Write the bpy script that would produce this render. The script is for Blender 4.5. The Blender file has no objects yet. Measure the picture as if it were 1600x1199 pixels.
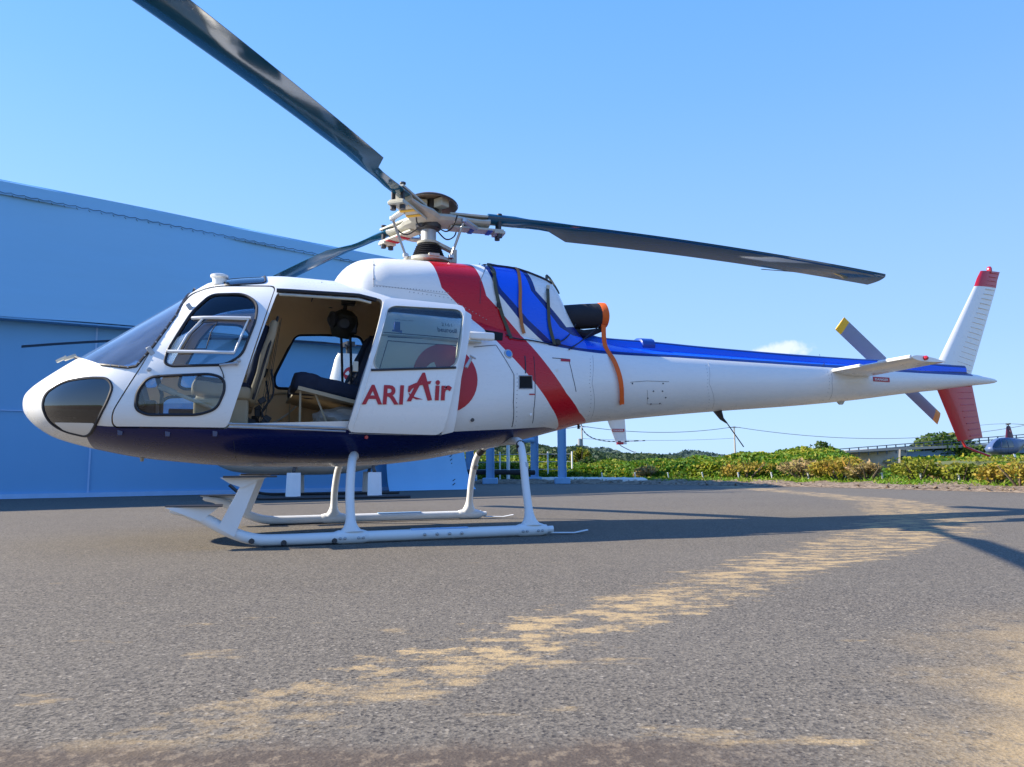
import bpy, bmesh, math, random
import numpy as np
from mathutils import Vector, Matrix
R = math.radians
random.seed(7); rng = np.random.default_rng(11)
sc = bpy.context.scene; C = sc.collection

# ------------------------------------------------------------------ camera, sky, sun, exposure
cam_d = bpy.data.cameras.new('camera'); cam = bpy.data.objects.new('camera', cam_d); C.objects.link(cam)
cam_d.sensor_width = 36; cam_d.sensor_fit = 'HORIZONTAL'; cam_d.lens = 1150/1600*36
cam_d.clip_start = .05; cam_d.clip_end = 6000
PITCH = math.atan(130/1150)
cam.matrix_world = Matrix.Translation((0, 0, .565)) @ Matrix.Rotation(R(90)+PITCH, 4, 'X') @ Matrix.Rotation(R(-.35), 4, 'Z')
sc.camera = cam
SUN_EL, SUN_AZ = R(33), R(268)          # azimuth clockwise from +Y
sun_d = bpy.data.lights.new('sun', 'SUN'); sun = bpy.data.objects.new('sun', sun_d); C.objects.link(sun)
sun_d.energy = 5.0; sun_d.angle = R(.53); sun_d.color = (1, .9, .74)
sdir = Vector((math.sin(SUN_AZ)*math.cos(SUN_EL), math.cos(SUN_AZ)*math.cos(SUN_EL), math.sin(SUN_EL)))
sun.rotation_euler = sdir.to_track_quat('Z', 'Y').to_euler(); sun.location = sdir*60
W = bpy.data.worlds.new('World'); sc.world = W; W.use_nodes = True
sc.view_settings.view_transform = 'Standard'; sc.view_settings.look = 'None'
sc.view_settings.gamma = 1; sc.view_settings.exposure = 1.04; sc.view_settings.use_curve_mapping = False

class NT:
    def __init__(s, nt): s.t = nt; s.n = nt.nodes; s.l = nt.links
    def add(s, typ, **kw):
        nd = s.n.new(typ)
        for k, v in kw.items():
            if k.startswith('i_'):
                key = k[2:]; key = int(key) if key.isdigit() else key.replace('_', ' ')
                s.put(v, nd.inputs[key])
            else: setattr(nd, k, v)
        return nd
    def put(s, v, inp):
        if isinstance(v, bpy.types.NodeSocket): s.l.new(v, inp)
        elif isinstance(v, bpy.types.Node): s.l.new(v.outputs[0], inp)
        else:
            if inp.type == 'RGBA' and len(v) == 3: v = (*v, 1)
            inp.default_value = v
    def m(s, op, a, b=None, c=None, clamp=False):
        nd = s.n.new('ShaderNodeMath'); nd.operation = op; nd.use_clamp = clamp
        for i, v in enumerate((a, b, c)):
            if v is not None: s.put(v, nd.inputs[i])
        return nd.outputs[0]
    def step(s, x, lo, hi):   # smooth 0..1
        nd = s.add('ShaderNodeMapRange', interpolation_type='SMOOTHSTEP')
        s.put(x, nd.inputs[0]); s.put(lo, nd.inputs[1]); s.put(hi, nd.inputs[2])
        return nd.outputs[0]
    def mix(s, f, a, b):
        nd = s.n.new('ShaderNodeMix'); nd.data_type = 'RGBA'
        s.put(f, nd.inputs[0]); s.put(a, nd.inputs[6]); s.put(b, nd.inputs[7]); return nd.outputs[2]
    def noise(s, vec, scale, detail=3, rough=.55, dist=0):
        nd = s.add('ShaderNodeTexNoise'); s.put(vec, nd.inputs['Vector'])
        nd.inputs['Scale'].default_value = scale; nd.inputs['Detail'].default_value = detail
        nd.inputs['Roughness'].default_value = rough; nd.inputs['Distortion'].default_value = dist
        return nd.outputs[0]
    def scale(s, vec, sx, sy, sz, loc=(0, 0, 0), rot=(0, 0, 0)):
        nd = s.add('ShaderNodeMapping'); s.put(vec, nd.inputs[0])
        nd.inputs['Scale'].default_value = (sx, sy, sz); nd.inputs['Location'].default_value = loc
        nd.inputs['Rotation'].default_value = rot; return nd.outputs[0]
    def curve(s, x, pts):
        pts = sorted(pts); x0, x1 = pts[0][0], pts[-1][0]
        ys = [p[1] for p in pts]; y0, y1 = min(ys), max(ys)+1e-4
        a = s.add('ShaderNodeMapRange'); s.put(x, a.inputs[0])
        a.inputs[1].default_value = x0; a.inputs[2].default_value = x1
        fc = s.add('ShaderNodeFloatCurve'); s.put(a.outputs[0], fc.inputs[1])
        cv = fc.mapping.curves[0]
        for i, p in enumerate(pts):
            q = ((p[0]-x0)/(x1-x0), (p[1]-y0)/(y1-y0))
            if i == 0: cv.points[0].location = q
            elif i == len(pts)-1: cv.points[-1].location = q
            else: cv.points.new(*q)
        for p in cv.points: p.handle_type = 'VECTOR'
        fc.mapping.update()
        b = s.add('ShaderNodeMapRange'); s.put(fc.outputs[0], b.inputs[0])
        b.inputs[3].default_value = y0; b.inputs[4].default_value = y1
        return b.outputs[0]

def make_world():
    g = NT(W.node_tree); g.n.clear()
    out = g.add('ShaderNodeOutputWorld'); bg = g.add('ShaderNodeBackground')
    sky = g.add('ShaderNodeTexSky', sky_type='NISHITA', sun_disc=False, sun_elevation=SUN_EL, sun_rotation=SUN_AZ,
                altitude=0, air_density=1.25, dust_density=.35, ozone_density=2.2)
    tc = g.add('ShaderNodeTexCoord'); sp = g.add('ShaderNodeSeparateXYZ'); g.put(tc.outputs['Generated'], sp.inputs[0])
    az = g.m('ARCTAN2', sp.outputs[0], sp.outputs[1]); el = g.m('ARCSINE', sp.outputs[2])
    cr = g.add('ShaderNodeValToRGB'); g.put(g.m('DIVIDE', el, R(90), clamp=True), cr.inputs[0]); cr.color_ramp.interpolation = 'B_SPLINE'
    e = cr.color_ramp.elements
    e[0].position = 0; e[0].color = (.47, .70, 1, 1); e[1].position = 1; e[1].color = (.06, .25, .88, 1)
    for p_, c_ in ((.10, (.37, .60, 1, 1)), (.30, (.17, .435, 1, 1)), (.55, (.09, .32, .98, 1))): q_ = e.new(p_); q_.color = c_
    side = g.m('ADD', 10.5, g.m('MULTIPLY', sp.outputs[0], -1.6))
    sv = g.add('ShaderNodeVectorMath', operation='SCALE'); g.put(cr.outputs[0], sv.inputs[0]); g.put(side, sv.inputs['Scale'])
    tn = g.add('ShaderNodeVectorMath', operation='MULTIPLY'); g.put(sky.outputs[0], tn.inputs[0]); tn.inputs[1].default_value = (.8, 1.0, 1.3)
    hs = g.add('ShaderNodeMix', data_type='RGBA'); hs.inputs[0].default_value = .85; g.put(tn.outputs[0], hs.inputs[6]); g.put(sv.outputs[0], hs.inputs[7])
    # one small cumulus low over the horizon
    n1 = g.noise(tc.outputs['Generated'], 38, 5, .6); n2 = g.noise(tc.outputs['Generated'], 14, 2)
    dx = g.m('DIVIDE', g.m('SUBTRACT', az, R(19.9)), R(2.8)); dy = g.m('DIVIDE', g.m('SUBTRACT', el, R(8.2)), R(.85))
    skew = g.m('SUBTRACT', dy, g.m('MULTIPLY', dx, .35))
    d2 = g.m('ADD', g.m('MULTIPLY', dx, dx), g.m('MULTIPLY', skew, skew))
    v = g.m('ADD', g.m('SUBTRACT', 1.0, d2), g.m('MULTIPLY', g.m('SUBTRACT', n1, .5), 2.6))
    cm = g.m('MULTIPLY', g.step(v, .0, .9), .85)
    col = g.mix(cm, hs.outputs[2], (7.6, 8.3, 9.6, 1))
    g.put(col, bg.inputs[0]); bg.inputs[1].default_value = .062
    g.put(bg, out.inputs[0])
make_world()

# ------------------------------------------------------------------ materials
def new_mat(name):
    m = bpy.data.materials.new(name); m.use_nodes = True
    g = NT(m.node_tree); b = g.n['Principled BSDF']; return m, g, b
def mat(name, col, rough=.5, metal=0, coat=0, var=.12, vs=6, bump=0, bs=60, spec=None, emis=None):
    m, g, b = new_mat(name)
    tc = g.add('ShaderNodeTexCoord'); o = tc.outputs['Object']
    n = g.noise(o, vs, 4, .6)
    f = g.m('ADD', 1-var, g.m('MULTIPLY', n, 2*var))
    mx = g.add('ShaderNodeVectorMath', operation='SCALE'); mx.inputs[0].default_value = col[:3]; g.put(f, mx.inputs['Scale'])
    g.put(mx.outputs[0], b.inputs['Base Color'])
    g.put(g.m('ADD', rough*.85, g.m('MULTIPLY', g.noise(o, vs*3, 3), rough*.3)), b.inputs['Roughness'])
    b.inputs['Metallic'].default_value = metal
    if coat: b.inputs['Coat Weight'].default_value = coat; b.inputs['Coat Roughness'].default_value = .06
    if spec is not None: b.inputs['Specular IOR Level'].default_value = spec
    if bump:
        bp = g.add('ShaderNodeBump', i_Strength=bump, i_Distance=.01); g.put(g.noise(o, bs, 4), bp.inputs['Height']); g.put(bp, b.inputs['Normal'])
    return m
M = {}
WHITE = (.80, .80, .77)
M['white'] = mat('white paint', WHITE, .28, coat=.5, var=.03, vs=3)
M['white_flat'] = mat('white enamel', (.74, .74, .72), .45, var=.06, vs=9)
M['grey_white'] = mat('grey white composite', (.46, .45, .38), .5, var=.25, vs=14)
M['navy'] = mat('navy paint', (.006, .012, .09), .2, coat=.6)
M['red'] = mat('red paint', (.50, .006, .018), .3, coat=.5, var=.05)
M['redprint'] = mat('red vinyl print', (.42, .006, .022), .4, var=.05)
M['black'] = mat('black rubber', (.012, .013, .018), .55)
M['black_hole'] = mat('dark recess', (.004, .004, .004), .9)
M['line'] = mat('dark panel gap', (.03, .04, .06), .7)
M['greyline'] = mat('grey panel joint', (.30, .31, .33), .6)
M['metal'] = mat('bare steel', (.45, .45, .46), .35, metal=.9)
M['alu'] = mat('dull aluminium', (.42, .43, .44), .5, metal=.5, var=.2, vs=20)
M['dark_metal'] = mat('oily dark metal', (.06, .06, .065), .45, metal=.5, var=.3, vs=30)
M['beige'] = mat('beige cabin lining', (.82, .60, .35), .55, var=.08, bump=.1, bs=90)
M['beige_dark'] = mat('worn beige seat shell', (.42, .33, .21), .6, var=.15)
M['seat'] = mat('navy seat fabric', (.010, .016, .038), .85, bump=.3, bs=70)
M['carpet'] = mat('cabin carpet', (.30, .23, .16), .95, bump=.4, bs=150)
M['canvas'] = mat('grey canvas', (.34, .30, .26), .9, var=.2, bump=.4, bs=25)
M['orange'] = mat('orange webbing', (.75, .12, .01), .7, bump=.3, bs=200)
M['olive'] = mat('olive webbing', (.07, .075, .05), .85, bump=.3, bs=200)
M['brownstrap'] = mat('faded orange webbing', (.42, .16, .05), .8, bump=.3, bs=200)
M['yellow'] = mat('yellow paint', (.72, .42, .02), .45)
M['blueband'] = mat('blue paint', (.01, .06, .35), .35)
M['grey'] = mat('grey blade paint', (.20, .23, .32), .4, var=.08)
M['blade'] = mat('dark teal blade', (.010, .085, .16), .09, coat=.30, var=.15, vs=1.5, spec=.4, bump=.12, bs=2.2)
M['cover'] = mat('black padded cover', (.012, .014, .022), .8, bump=.5, bs=40)
M['tan'] = mat('tan disc underside', (.20, .15, .13), .5, var=.3)
M['camo'] = mat('dark mottled helmet', (.018, .02, .016), .6, var=.8, vs=25)
M['bluelamp'] = mat('blue lamp lens', (.03, .2, .6), .15, coat=1)
M['redlamp'] = mat('red lamp lens', (.45, .01, .02), .2, coat=1)

def glass_mat(name, tint, refl=1.0, haze=.0, hazecol=(.6, .7, .85)):
    m, g, b = new_mat(name); g.n.remove(b); out = g.n['Material Output']
    tr = g.add('ShaderNodeBsdfTransparent', i_Color=(*tint, 1)); gl = g.add('ShaderNodeBsdfGlossy', i_Roughness=.02)
    fr = g.add('ShaderNodeFresnel', i_IOR=1.5); mx = g.add('ShaderNodeMixShader')
    g.put(g.m('MULTIPLY', fr.outputs[0], refl, clamp=True), mx.inputs[0]); g.put(tr, mx.inputs[1]); g.put(gl, mx.inputs[2])
    res = mx
    if haze:
        tc = g.add('ShaderNodeTexCoord'); n = g.noise(g.scale(tc.outputs['Object'], 1, 5, 1), 2.5, 4)
        df = g.add('ShaderNodeBsdfDiffuse', i_Color=(*hazecol, 1)); m2 = g.add('ShaderNodeMixShader')
        g.put(g.m('MULTIPLY', n, haze*2), m2.inputs[0]); g.put(res, m2.inputs[1]); g.put(df, m2.inputs[2]); res = m2
    g.put(res, out.inputs[0]); return m
M['glass'] = glass_mat('clear window', (.93, .96, .97), 1.3)
M['windshield'] = glass_mat('windshield acrylic', (.86, .93, 1.0), 2.2, .09, (.5, .65, .9))
M['tint'] = glass_mat('tinted door window', (.80, .84, .80), 1.2, .03)
M['chin'] = glass_mat('smoked chin window', (.10, .09, .08), 3.2)

# ------------------------------------------------------------------ mesh helpers
def L(u, v, z): return Vector((u, -v, z))       # helicopter frame: v is positive towards the photographer
class MB:
    def __init__(s): s.v = []; s.f = []
    def add(s, vs, fs):
        k = len(s.v); s.v += [tuple(p) for p in vs]; s.f += [tuple(i+k for i in f) for f in fs]
    def box(s, c, d, rot=None):
        x, y, z = d[0]/2, d[1]/2, d[2]/2
        vs = [Vector(p) for p in ((-x,-y,-z),(x,-y,-z),(x,y,-z),(-x,y,-z),(-x,-y,z),(x,-y,z),(x,y,z),(-x,y,z))]
        if rot is not None: vs = [rot @ p for p in vs]
        s.add([p+Vector(c) for p in vs], [(0,3,2,1),(4,5,6,7),(0,1,5,4),(1,2,6,5),(2,3,7,6),(3,0,4,7)]); return s
    def tube(s, pts, r, n=10, caps=True, flat=None):
        pts = [Vector(p) for p in pts]; rr = r if isinstance(r, (list, tuple)) else [r]*len(pts)
        up = None; rings = []
        for i, p in enumerate(pts):
            d = (pts[min(i+1, len(pts)-1)]-pts[max(i-1, 0)]).normalized()
            if up is None:
                up = Vector((0, 0, 1)) if abs(d.z) < .9 else Vector((1, 0, 0))
            a = d.cross(up).normalized(); b = a.cross(d).normalized(); up = b
            ra, rb = (rr[i] if isinstance(rr[i], tuple) else (rr[i], rr[i]))
            rings.append([p+a*math.cos(2*math.pi*k/n)*ra+b*math.sin(2*math.pi*k/n)*rb for k in range(n)])
        vs = [q for rg in rings for q in rg]; fs = []
        for i in range(len(pts)-1):
            for k in range(n): fs.append((i*n+k, i*n+(k+1) % n, (i+1)*n+(k+1) % n, (i+1)*n+k))
        if caps: fs += [tuple(range(n))[::-1], tuple((len(pts)-1)*n+k for k in range(n))]
        s.add(vs, fs); return s
    def lathe(s, prof, org, ax=(0, 0, 1), n=20, caps=True):
        ax = Vector(ax).normalized(); a = ax.orthogonal().normalized(); b = ax.cross(a)
        vs = [Vector(org)+ax*h+(a*math.cos(2*math.pi*k/n)+b*math.sin(2*math.pi*k/n))*max(r, 1e-4) for r, h in prof for k in range(n)]
        fs = [(i*n+k, i*n+(k+1) % n, (i+1)*n+(k+1) % n, (i+1)*n+k) for i in range(len(prof)-1) for k in range(n)]
        if caps: fs += [tuple(range(n))[::-1], tuple((len(prof)-1)*n+k for k in range(n))]
        s.add(vs, fs); return s
    def prism(s, poly, off):   # poly of 3d points extruded by the vector off
        n = len(poly); off = Vector(off); vs = [Vector(p) for p in poly]; vs += [p+off for p in vs]
        s.add(vs, [tuple(range(n))[::-1], tuple(range(n, 2*n))]+[(i, (i+1) % n, n+(i+1) % n, n+i) for i in range(n)]); return s
    def ribbon(s, pts, w, nrm, th=.003):
        pts = [Vector(p) for p in pts]
        for i in range(len(pts)-1):
            d = (pts[i+1]-pts[i]).normalized(); nn = Vector(nrm[i] if isinstance(nrm, list) else nrm).normalized(); a = d.cross(nn).normalized()*w/2
            e = d*min(w*.3, .002)
            vs = [pts[i]-a-e, pts[i]+a-e, pts[i+1]+a+e, pts[i+1]-a+e]; vs += [p+nn*th for p in vs]
            s.add(vs, [(3,2,1,0),(4,5,6,7),(0,1,5,4),(1,2,6,5),(2,3,7,6),(3,0,4,7)])
        return s
    def mesh(s, name, fix=True):
        me = bpy.data.meshes.new(name); me.from_pydata(s.v, [], s.f)
        if fix:
            bm = bmesh.new(); bm.from_mesh(me); bmesh.ops.recalc_face_normals(bm, faces=bm.faces); bm.to_mesh(me); bm.free()
        return me
    def build(s, name, m, parent=None, smooth=True, **kw): return obj(name, s.mesh(name), m, parent, smooth, **kw)
def obj(name, me, m, parent=None, smooth=True, loc=None, bevel=0):
    o = bpy.data.objects.new(name, me); C.objects.link(o)
    if m is not None: me.materials.clear(); me.materials.append(M[m] if isinstance(m, str) else m)
    if smooth:
        me.shade_smooth(); me.set_sharp_from_angle(angle=R(32))
    if parent: o.parent = parent
    if loc: o.location = loc
    if bevel:
        b = o.modifiers.new('bevel', 'BEVEL'); b.width = bevel; b.segments = 2; b.limit_method = 'ANGLE'; b.angle_limit = R(40)
    return o
def tag(o, label, cat, group=None, kind=None):
    if label: o['label'] = label
    if cat: o['category'] = cat
    if group: o['group'] = group
    if kind: o['kind'] = kind
    return o
def thing(name, label, cat, loc=(0, 0, 0), rz=0, group=None):
    o = bpy.data.objects.new(name, None); C.objects.link(o); o.empty_display_size = .2
    o.location = loc; o.rotation_euler = (0, 0, rz); return tag(o, label, cat, group)
def boolean(me, cut, op='DIFFERENCE'):
    a = bpy.data.objects.new('tmp', me); b = bpy.data.objects.new('tmp', cut); C.objects.link(a); C.objects.link(b)
    md = a.modifiers.new('b', 'BOOLEAN'); md.object = b; md.operation = op; md.solver = 'EXACT'; md.material_mode = 'TRANSFER'
    dg = bpy.context.evaluated_depsgraph_get(); dg.update()
    r = bpy.data.meshes.new_from_object(a.evaluated_get(dg), depsgraph=dg)
    bpy.data.objects.remove(a); bpy.data.objects.remove(b); return r

# ---- analytic hull of the helicopter: u aft from the mast, z up, v half width (metres)
HULL = [  # u, z bottom, z top, half width, z of widest point, exponents low, up
 (-3.25,1.05,1.13,.02,1.09,2.0,2.0),(-3.22,.985,1.17,.16,1.07,2.0,2.0),(-3.14,.895,1.245,.34,1.05,2.0,2.0),
 (-3.02,.815,1.335,.49,1.04,2.1,2.1),(-2.88,.765,1.435,.61,1.03,2.2,2.2),(-2.65,.705,1.60,.74,1.03,2.3,2.2),
 (-2.4,.655,1.785,.83,1.04,2.4,2.2),(-2.2,.63,1.93,.875,1.05,2.5,2.3),(-2.04,.613,2.05,.90,1.06,2.6,2.4),
 (-1.92,.60,2.13,.915,1.07,2.7,2.5),(-1.67,.585,2.19,.93,1.08,2.8,2.6),(-1.3,.575,2.225,.94,1.1,2.8,2.7),
 (-.9,.575,2.22,.94,1.1,2.8,2.7),(-.5,.587,2.17,.935,1.12,2.7,2.7),(-.15,.62,2.12,.915,1.15,2.6,2.6),
 (.2,.677,2.07,.86,1.18,2.5,2.5),(.6,.752,2.02,.76,1.23,2.4,2.4),(1.0,.84,1.97,.63,1.3,2.3,2.3),
 (1.3,.915,1.92,.53,1.36,2.2,2.2),(1.66,1.0,1.86,.43,1.41,2.1,2.1),(2.2,1.058,1.81,.365,1.43,2.0,2.0),
 (3.1,1.143,1.79,.315,1.47,2.0,2.0),(4.34,1.243,1.775,.26,1.51,2.0,2.0),(5.16,1.324,1.77,.22,1.55,2.0,2.0),
 (6.15,1.446,1.765,.158,1.60,2.0,2.0),(6.8,1.515,1.75,.118,1.63,2.0,2.0),(7.3,1.58,1.725,.07,1.65,2.0,2.0),
 (7.68,1.625,1.68,.028,1.655,2.0,2.0),(7.74,1.645,1.66,.006,1.655,2.0,2.0)]
COWL = [
 (-.93,2.1,2.17,.14,2.05,2,2),(-.87,2.0,2.29,.36,1.95,2,2.4),(-.79,1.95,2.385,.47,1.9,2,2.8),(-.68,1.9,2.44,.54,1.86,2,3.3),
 (-.5,1.85,2.465,.58,1.83,2,3.7),(-.1,1.8,2.475,.61,1.80,2,3.8),(.35,1.75,2.49,.61,1.78,2,3.6),(.75,1.7,2.505,.57,1.75,2,3.4),
 (1.0,1.68,2.485,.52,1.73,2,3.0),(1.14,1.66,2.455,.485,1.72,2,2.9),(1.22,1.65,2.37,.465,1.7,2,2.8),(1.30,1.63,2.21,.44,1.68,2,2.6),
 (1.40,1.62,2.02,.41,1.66,2,2.4),(1.50,1.61,1.90,.38,1.65,2,2.2)]
def sec(tab, u):
    if u <= tab[0][0]: return tab[0][1:]
    if u >= tab[-1][0]: return tab[-1][1:]
    for i in range(len(tab)-1):
        if tab[i+1][0] >= u: break
    a, b = tab[i], tab[i+1]
    h = b[0]-a[0]; t = (u-a[0])/h
    p = tab[i-1] if i > 0 else a
    n = tab[i+2] if i+2 < len(tab) else b
    out = []
    for k in range(1, 7):
        d = (b[k]-a[k])/h
        d0 = (a[k]-p[k])/(a[0]-p[0]) if i > 0 else d
        d1 = (n[k]-b[k])/(n[0]-b[0]) if i+2 < len(tab) else d
        m0 = 0 if d0*d <= 0 else 2*d0*d/(d0+d)
        m1 = 0 if d1*d <= 0 else 2*d1*d/(d1+d)
        out.append((2*t**3-3*t*t+1)*a[k]+(t**3-2*t*t+t)*h*m0+(-2*t**3+3*t*t)*b[k]+(t**3-t*t)*h*m1)
    return tuple(out)
def halfw(tab, u, z):
    zb, zt, hw, zc, e0, e1 = sec(tab, u)
    if z >= zc: q = (z-zc)/max(zt-zc, 1e-6); e = e1
    else: q = (zc-z)/max(zc-zb, 1e-6); e = e0
    q = min(q, .9995)
    return hw*(1-q**e)**(1/2.0) if e < 2.05 else hw*(1-q**e)**(1/(e*.5+1.0))
def SB(u, z): return halfw(HULL, u, z)
def SC(u, z): return max(halfw(HULL, u, z) if z < sec(HULL, u)[1] else 0, halfw(COWL, u, z) if (-.93 < u < 1.5 and z < sec(COWL, u)[1]) else 0)
def SD(u, z): return halfw(HULL, -.8, min(z, 2.05))+.065

def loft(tab, us, n=40, dh=0, zb_min=None, zt_off=0, name='hull', fn=None):
    rings = []
    for u in us:
        zb, zt, hw, zc, e0, e1 = sec(tab, u) if fn is None else fn(u)
        hw = max(hw-dh, .004); zt2 = zt-dh-zt_off; zb2 = zb+dh
        if zb_min is not None: zb2 = zb_min; e0 = 9; zc = max(zc, zb_min+.12)
        ring = []
        for k in range(n):
            th = 2*math.pi*k/n; s_, c_ = math.sin(th), math.cos(th)
            e = e1 if s_ >= 0 else e0
            q = abs(s_)**(2/e)
            half = hw*max(0, 1-q**e)**(1/2.0 if e < 2.05 else 1/(e*.5+1.0))
            z = zc+(zt2-zc)*q if s_ >= 0 else zc-(zc-zb2)*q
            ring.append((u, half*(1 if c_ >= 0 else -1), z))
        rings.append(ring)
    vs = [p for r in rings for p in r]; fs = []
    for i in range(len(rings)-1):
        for k in range(n): fs.append((i*n+k, i*n+(k+1) % n, (i+1)*n+(k+1) % n, (i+1)*n+k))
    fs += [tuple(range(n))[::-1], tuple((len(rings)-1)*n+k for k in range(n))]
    b = MB(); b.v = vs; b.f = fs; return b.mesh(name)
def span(a, b, n): return [a+(b-a)*i/(n-1) for i in range(n)]
def smooth_poly(p, r=.06, k=6):      # rounded corners
    out = []; n = len(p)
    for i in range(n):
        a, b, c = Vector(p[i-1]), Vector(p[i]), Vector(p[(i+1) % n])
        d1 = (a-b); d2 = (c-b); t = min(r, d1.length*.48, d2.length*.48)
        s0 = b+d1.normalized()*t; s1 = b+d2.normalized()*t
        for j in range(k+1):
            q = j/k; out.append(tuple(s0*(1-q)**2+b*2*q*(1-q)+s1*q*q))
    return out
def spline(p, k=6):
    out = []; p = [Vector(q) for q in p]
    for i in range(len(p)-1):
        a = p[max(i-1, 0)]; b = p[i]; c = p[i+1]; d = p[min(i+2, len(p)-1)]
        for j in range(k):
            t = j/k; out.append(.5*((2*b)+(c-a)*t+(2*a-5*b+4*c-d)*t*t+(3*b-a-3*c+d)*t**3))
    out.append(p[-1]); return out
def densify(p, step=.04, closed=True):
    out = []; n = len(p)
    for i in range(n if closed else n-1):
        a, b = Vector(p[i]), Vector(p[(i+1) % n]); k = max(1, int((b-a).length/step))
        for j in range(k): out.append(tuple(a+(b-a)*j/k))
    if not closed: out.append(tuple(p[-1]))
    return out
def cutter(poly, v0, v1):
    b = MB(); b.prism([L(u, v0, z) for u, z in poly], (0, -(v1-v0), 0)); return b.mesh('cut')
def conform(poly2d_mesh, fn, off, side=1, grid=.04):
    """flat mesh in (u,z) bent onto the side surface v = fn(u,z)+off"""
    bm = poly2d_mesh
    us = [v.co.x for v in bm.verts]; zs = [v.co.z for v in bm.verts]
    for ax, lo, hi in ((0, min(us), max(us)), (2, min(zs), max(zs))):
        k = int(lo/grid)+(1 if lo > 0 else 0)
        while k*grid < hi:
            if k*grid > lo:
                co = [0, 0, 0]; co[ax] = k*grid; no = [0, 0, 0]; no[ax] = 1
                bmesh.ops.bisect_plane(bm, geom=bm.verts[:]+bm.edges[:]+bm.faces[:], plane_co=co, plane_no=no)
            k += 1
    for v in bm.verts: v.co.y = -side*(fn(v.co.x, v.co.z)+off)
    bmesh.ops.recalc_face_normals(bm, faces=bm.faces)
    me = bpy.data.meshes.new('patch'); bm.to_mesh(me); bm.free(); return me
def poly_bm(poly):
    bm = bmesh.new(); bm.faces.new([bm.verts.new((u, 0, z)) for u, z in poly]); return bm
def patch(name, poly, m, parent, fn=SB, off=.003, side=1):
    return obj(name, conform(poly_bm(poly), fn, off, side), m, parent)
def seam(name, line, w, m, parent, fn=SB, off=.001, side=1, closed=False, n=4, step=.04):
    line = densify(line, step, closed); 
    pts = [L(u, side*(fn(u, z)+off), z) for u, z in line]
    if closed: pts.append(pts[0])
    b = MB(); b.tube(pts, w/2, n, caps=not closed); return b.build(name, m, parent)
def text_bm(txt, size, bold=.0, shear=0, space=1.0):
    cu = bpy.data.curves.new('t', 'FONT'); cu.body = txt; cu.size = size; cu.offset = bold*size; cu.shear = shear; cu.space_character = space
    cu.resolution_u = 3
    o = bpy.data.objects.new('t', cu); C.objects.link(o); dg = bpy.context.evaluated_depsgraph_get(); dg.update()
    me = bpy.data.meshes.new_from_object(o.evaluated_get(dg), depsgraph=dg); bpy.data.objects.remove(o)
    bm = bmesh.new(); bm.from_mesh(me)
    for v in bm.verts: v.co = (v.co.x, 0, v.co.y)
    return bm
def place_bm(bm, u, z, su=1, sz=1, rise=0, width=None, height=None):
    xs = [v.co.x for v in bm.verts]; zs = [v.co.z for v in bm.verts]
    if width: su = width/(max(xs)-min(xs))
    if height: sz = height/(max(zs)-min(zs))
    x0, z0 = min(xs), min(zs)
    for v in bm.verts: v.co = (u+(v.co.x-x0)*su, 0, z+(v.co.z-z0)*sz+(v.co.x-x0)*su*rise)
    return bm

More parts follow.
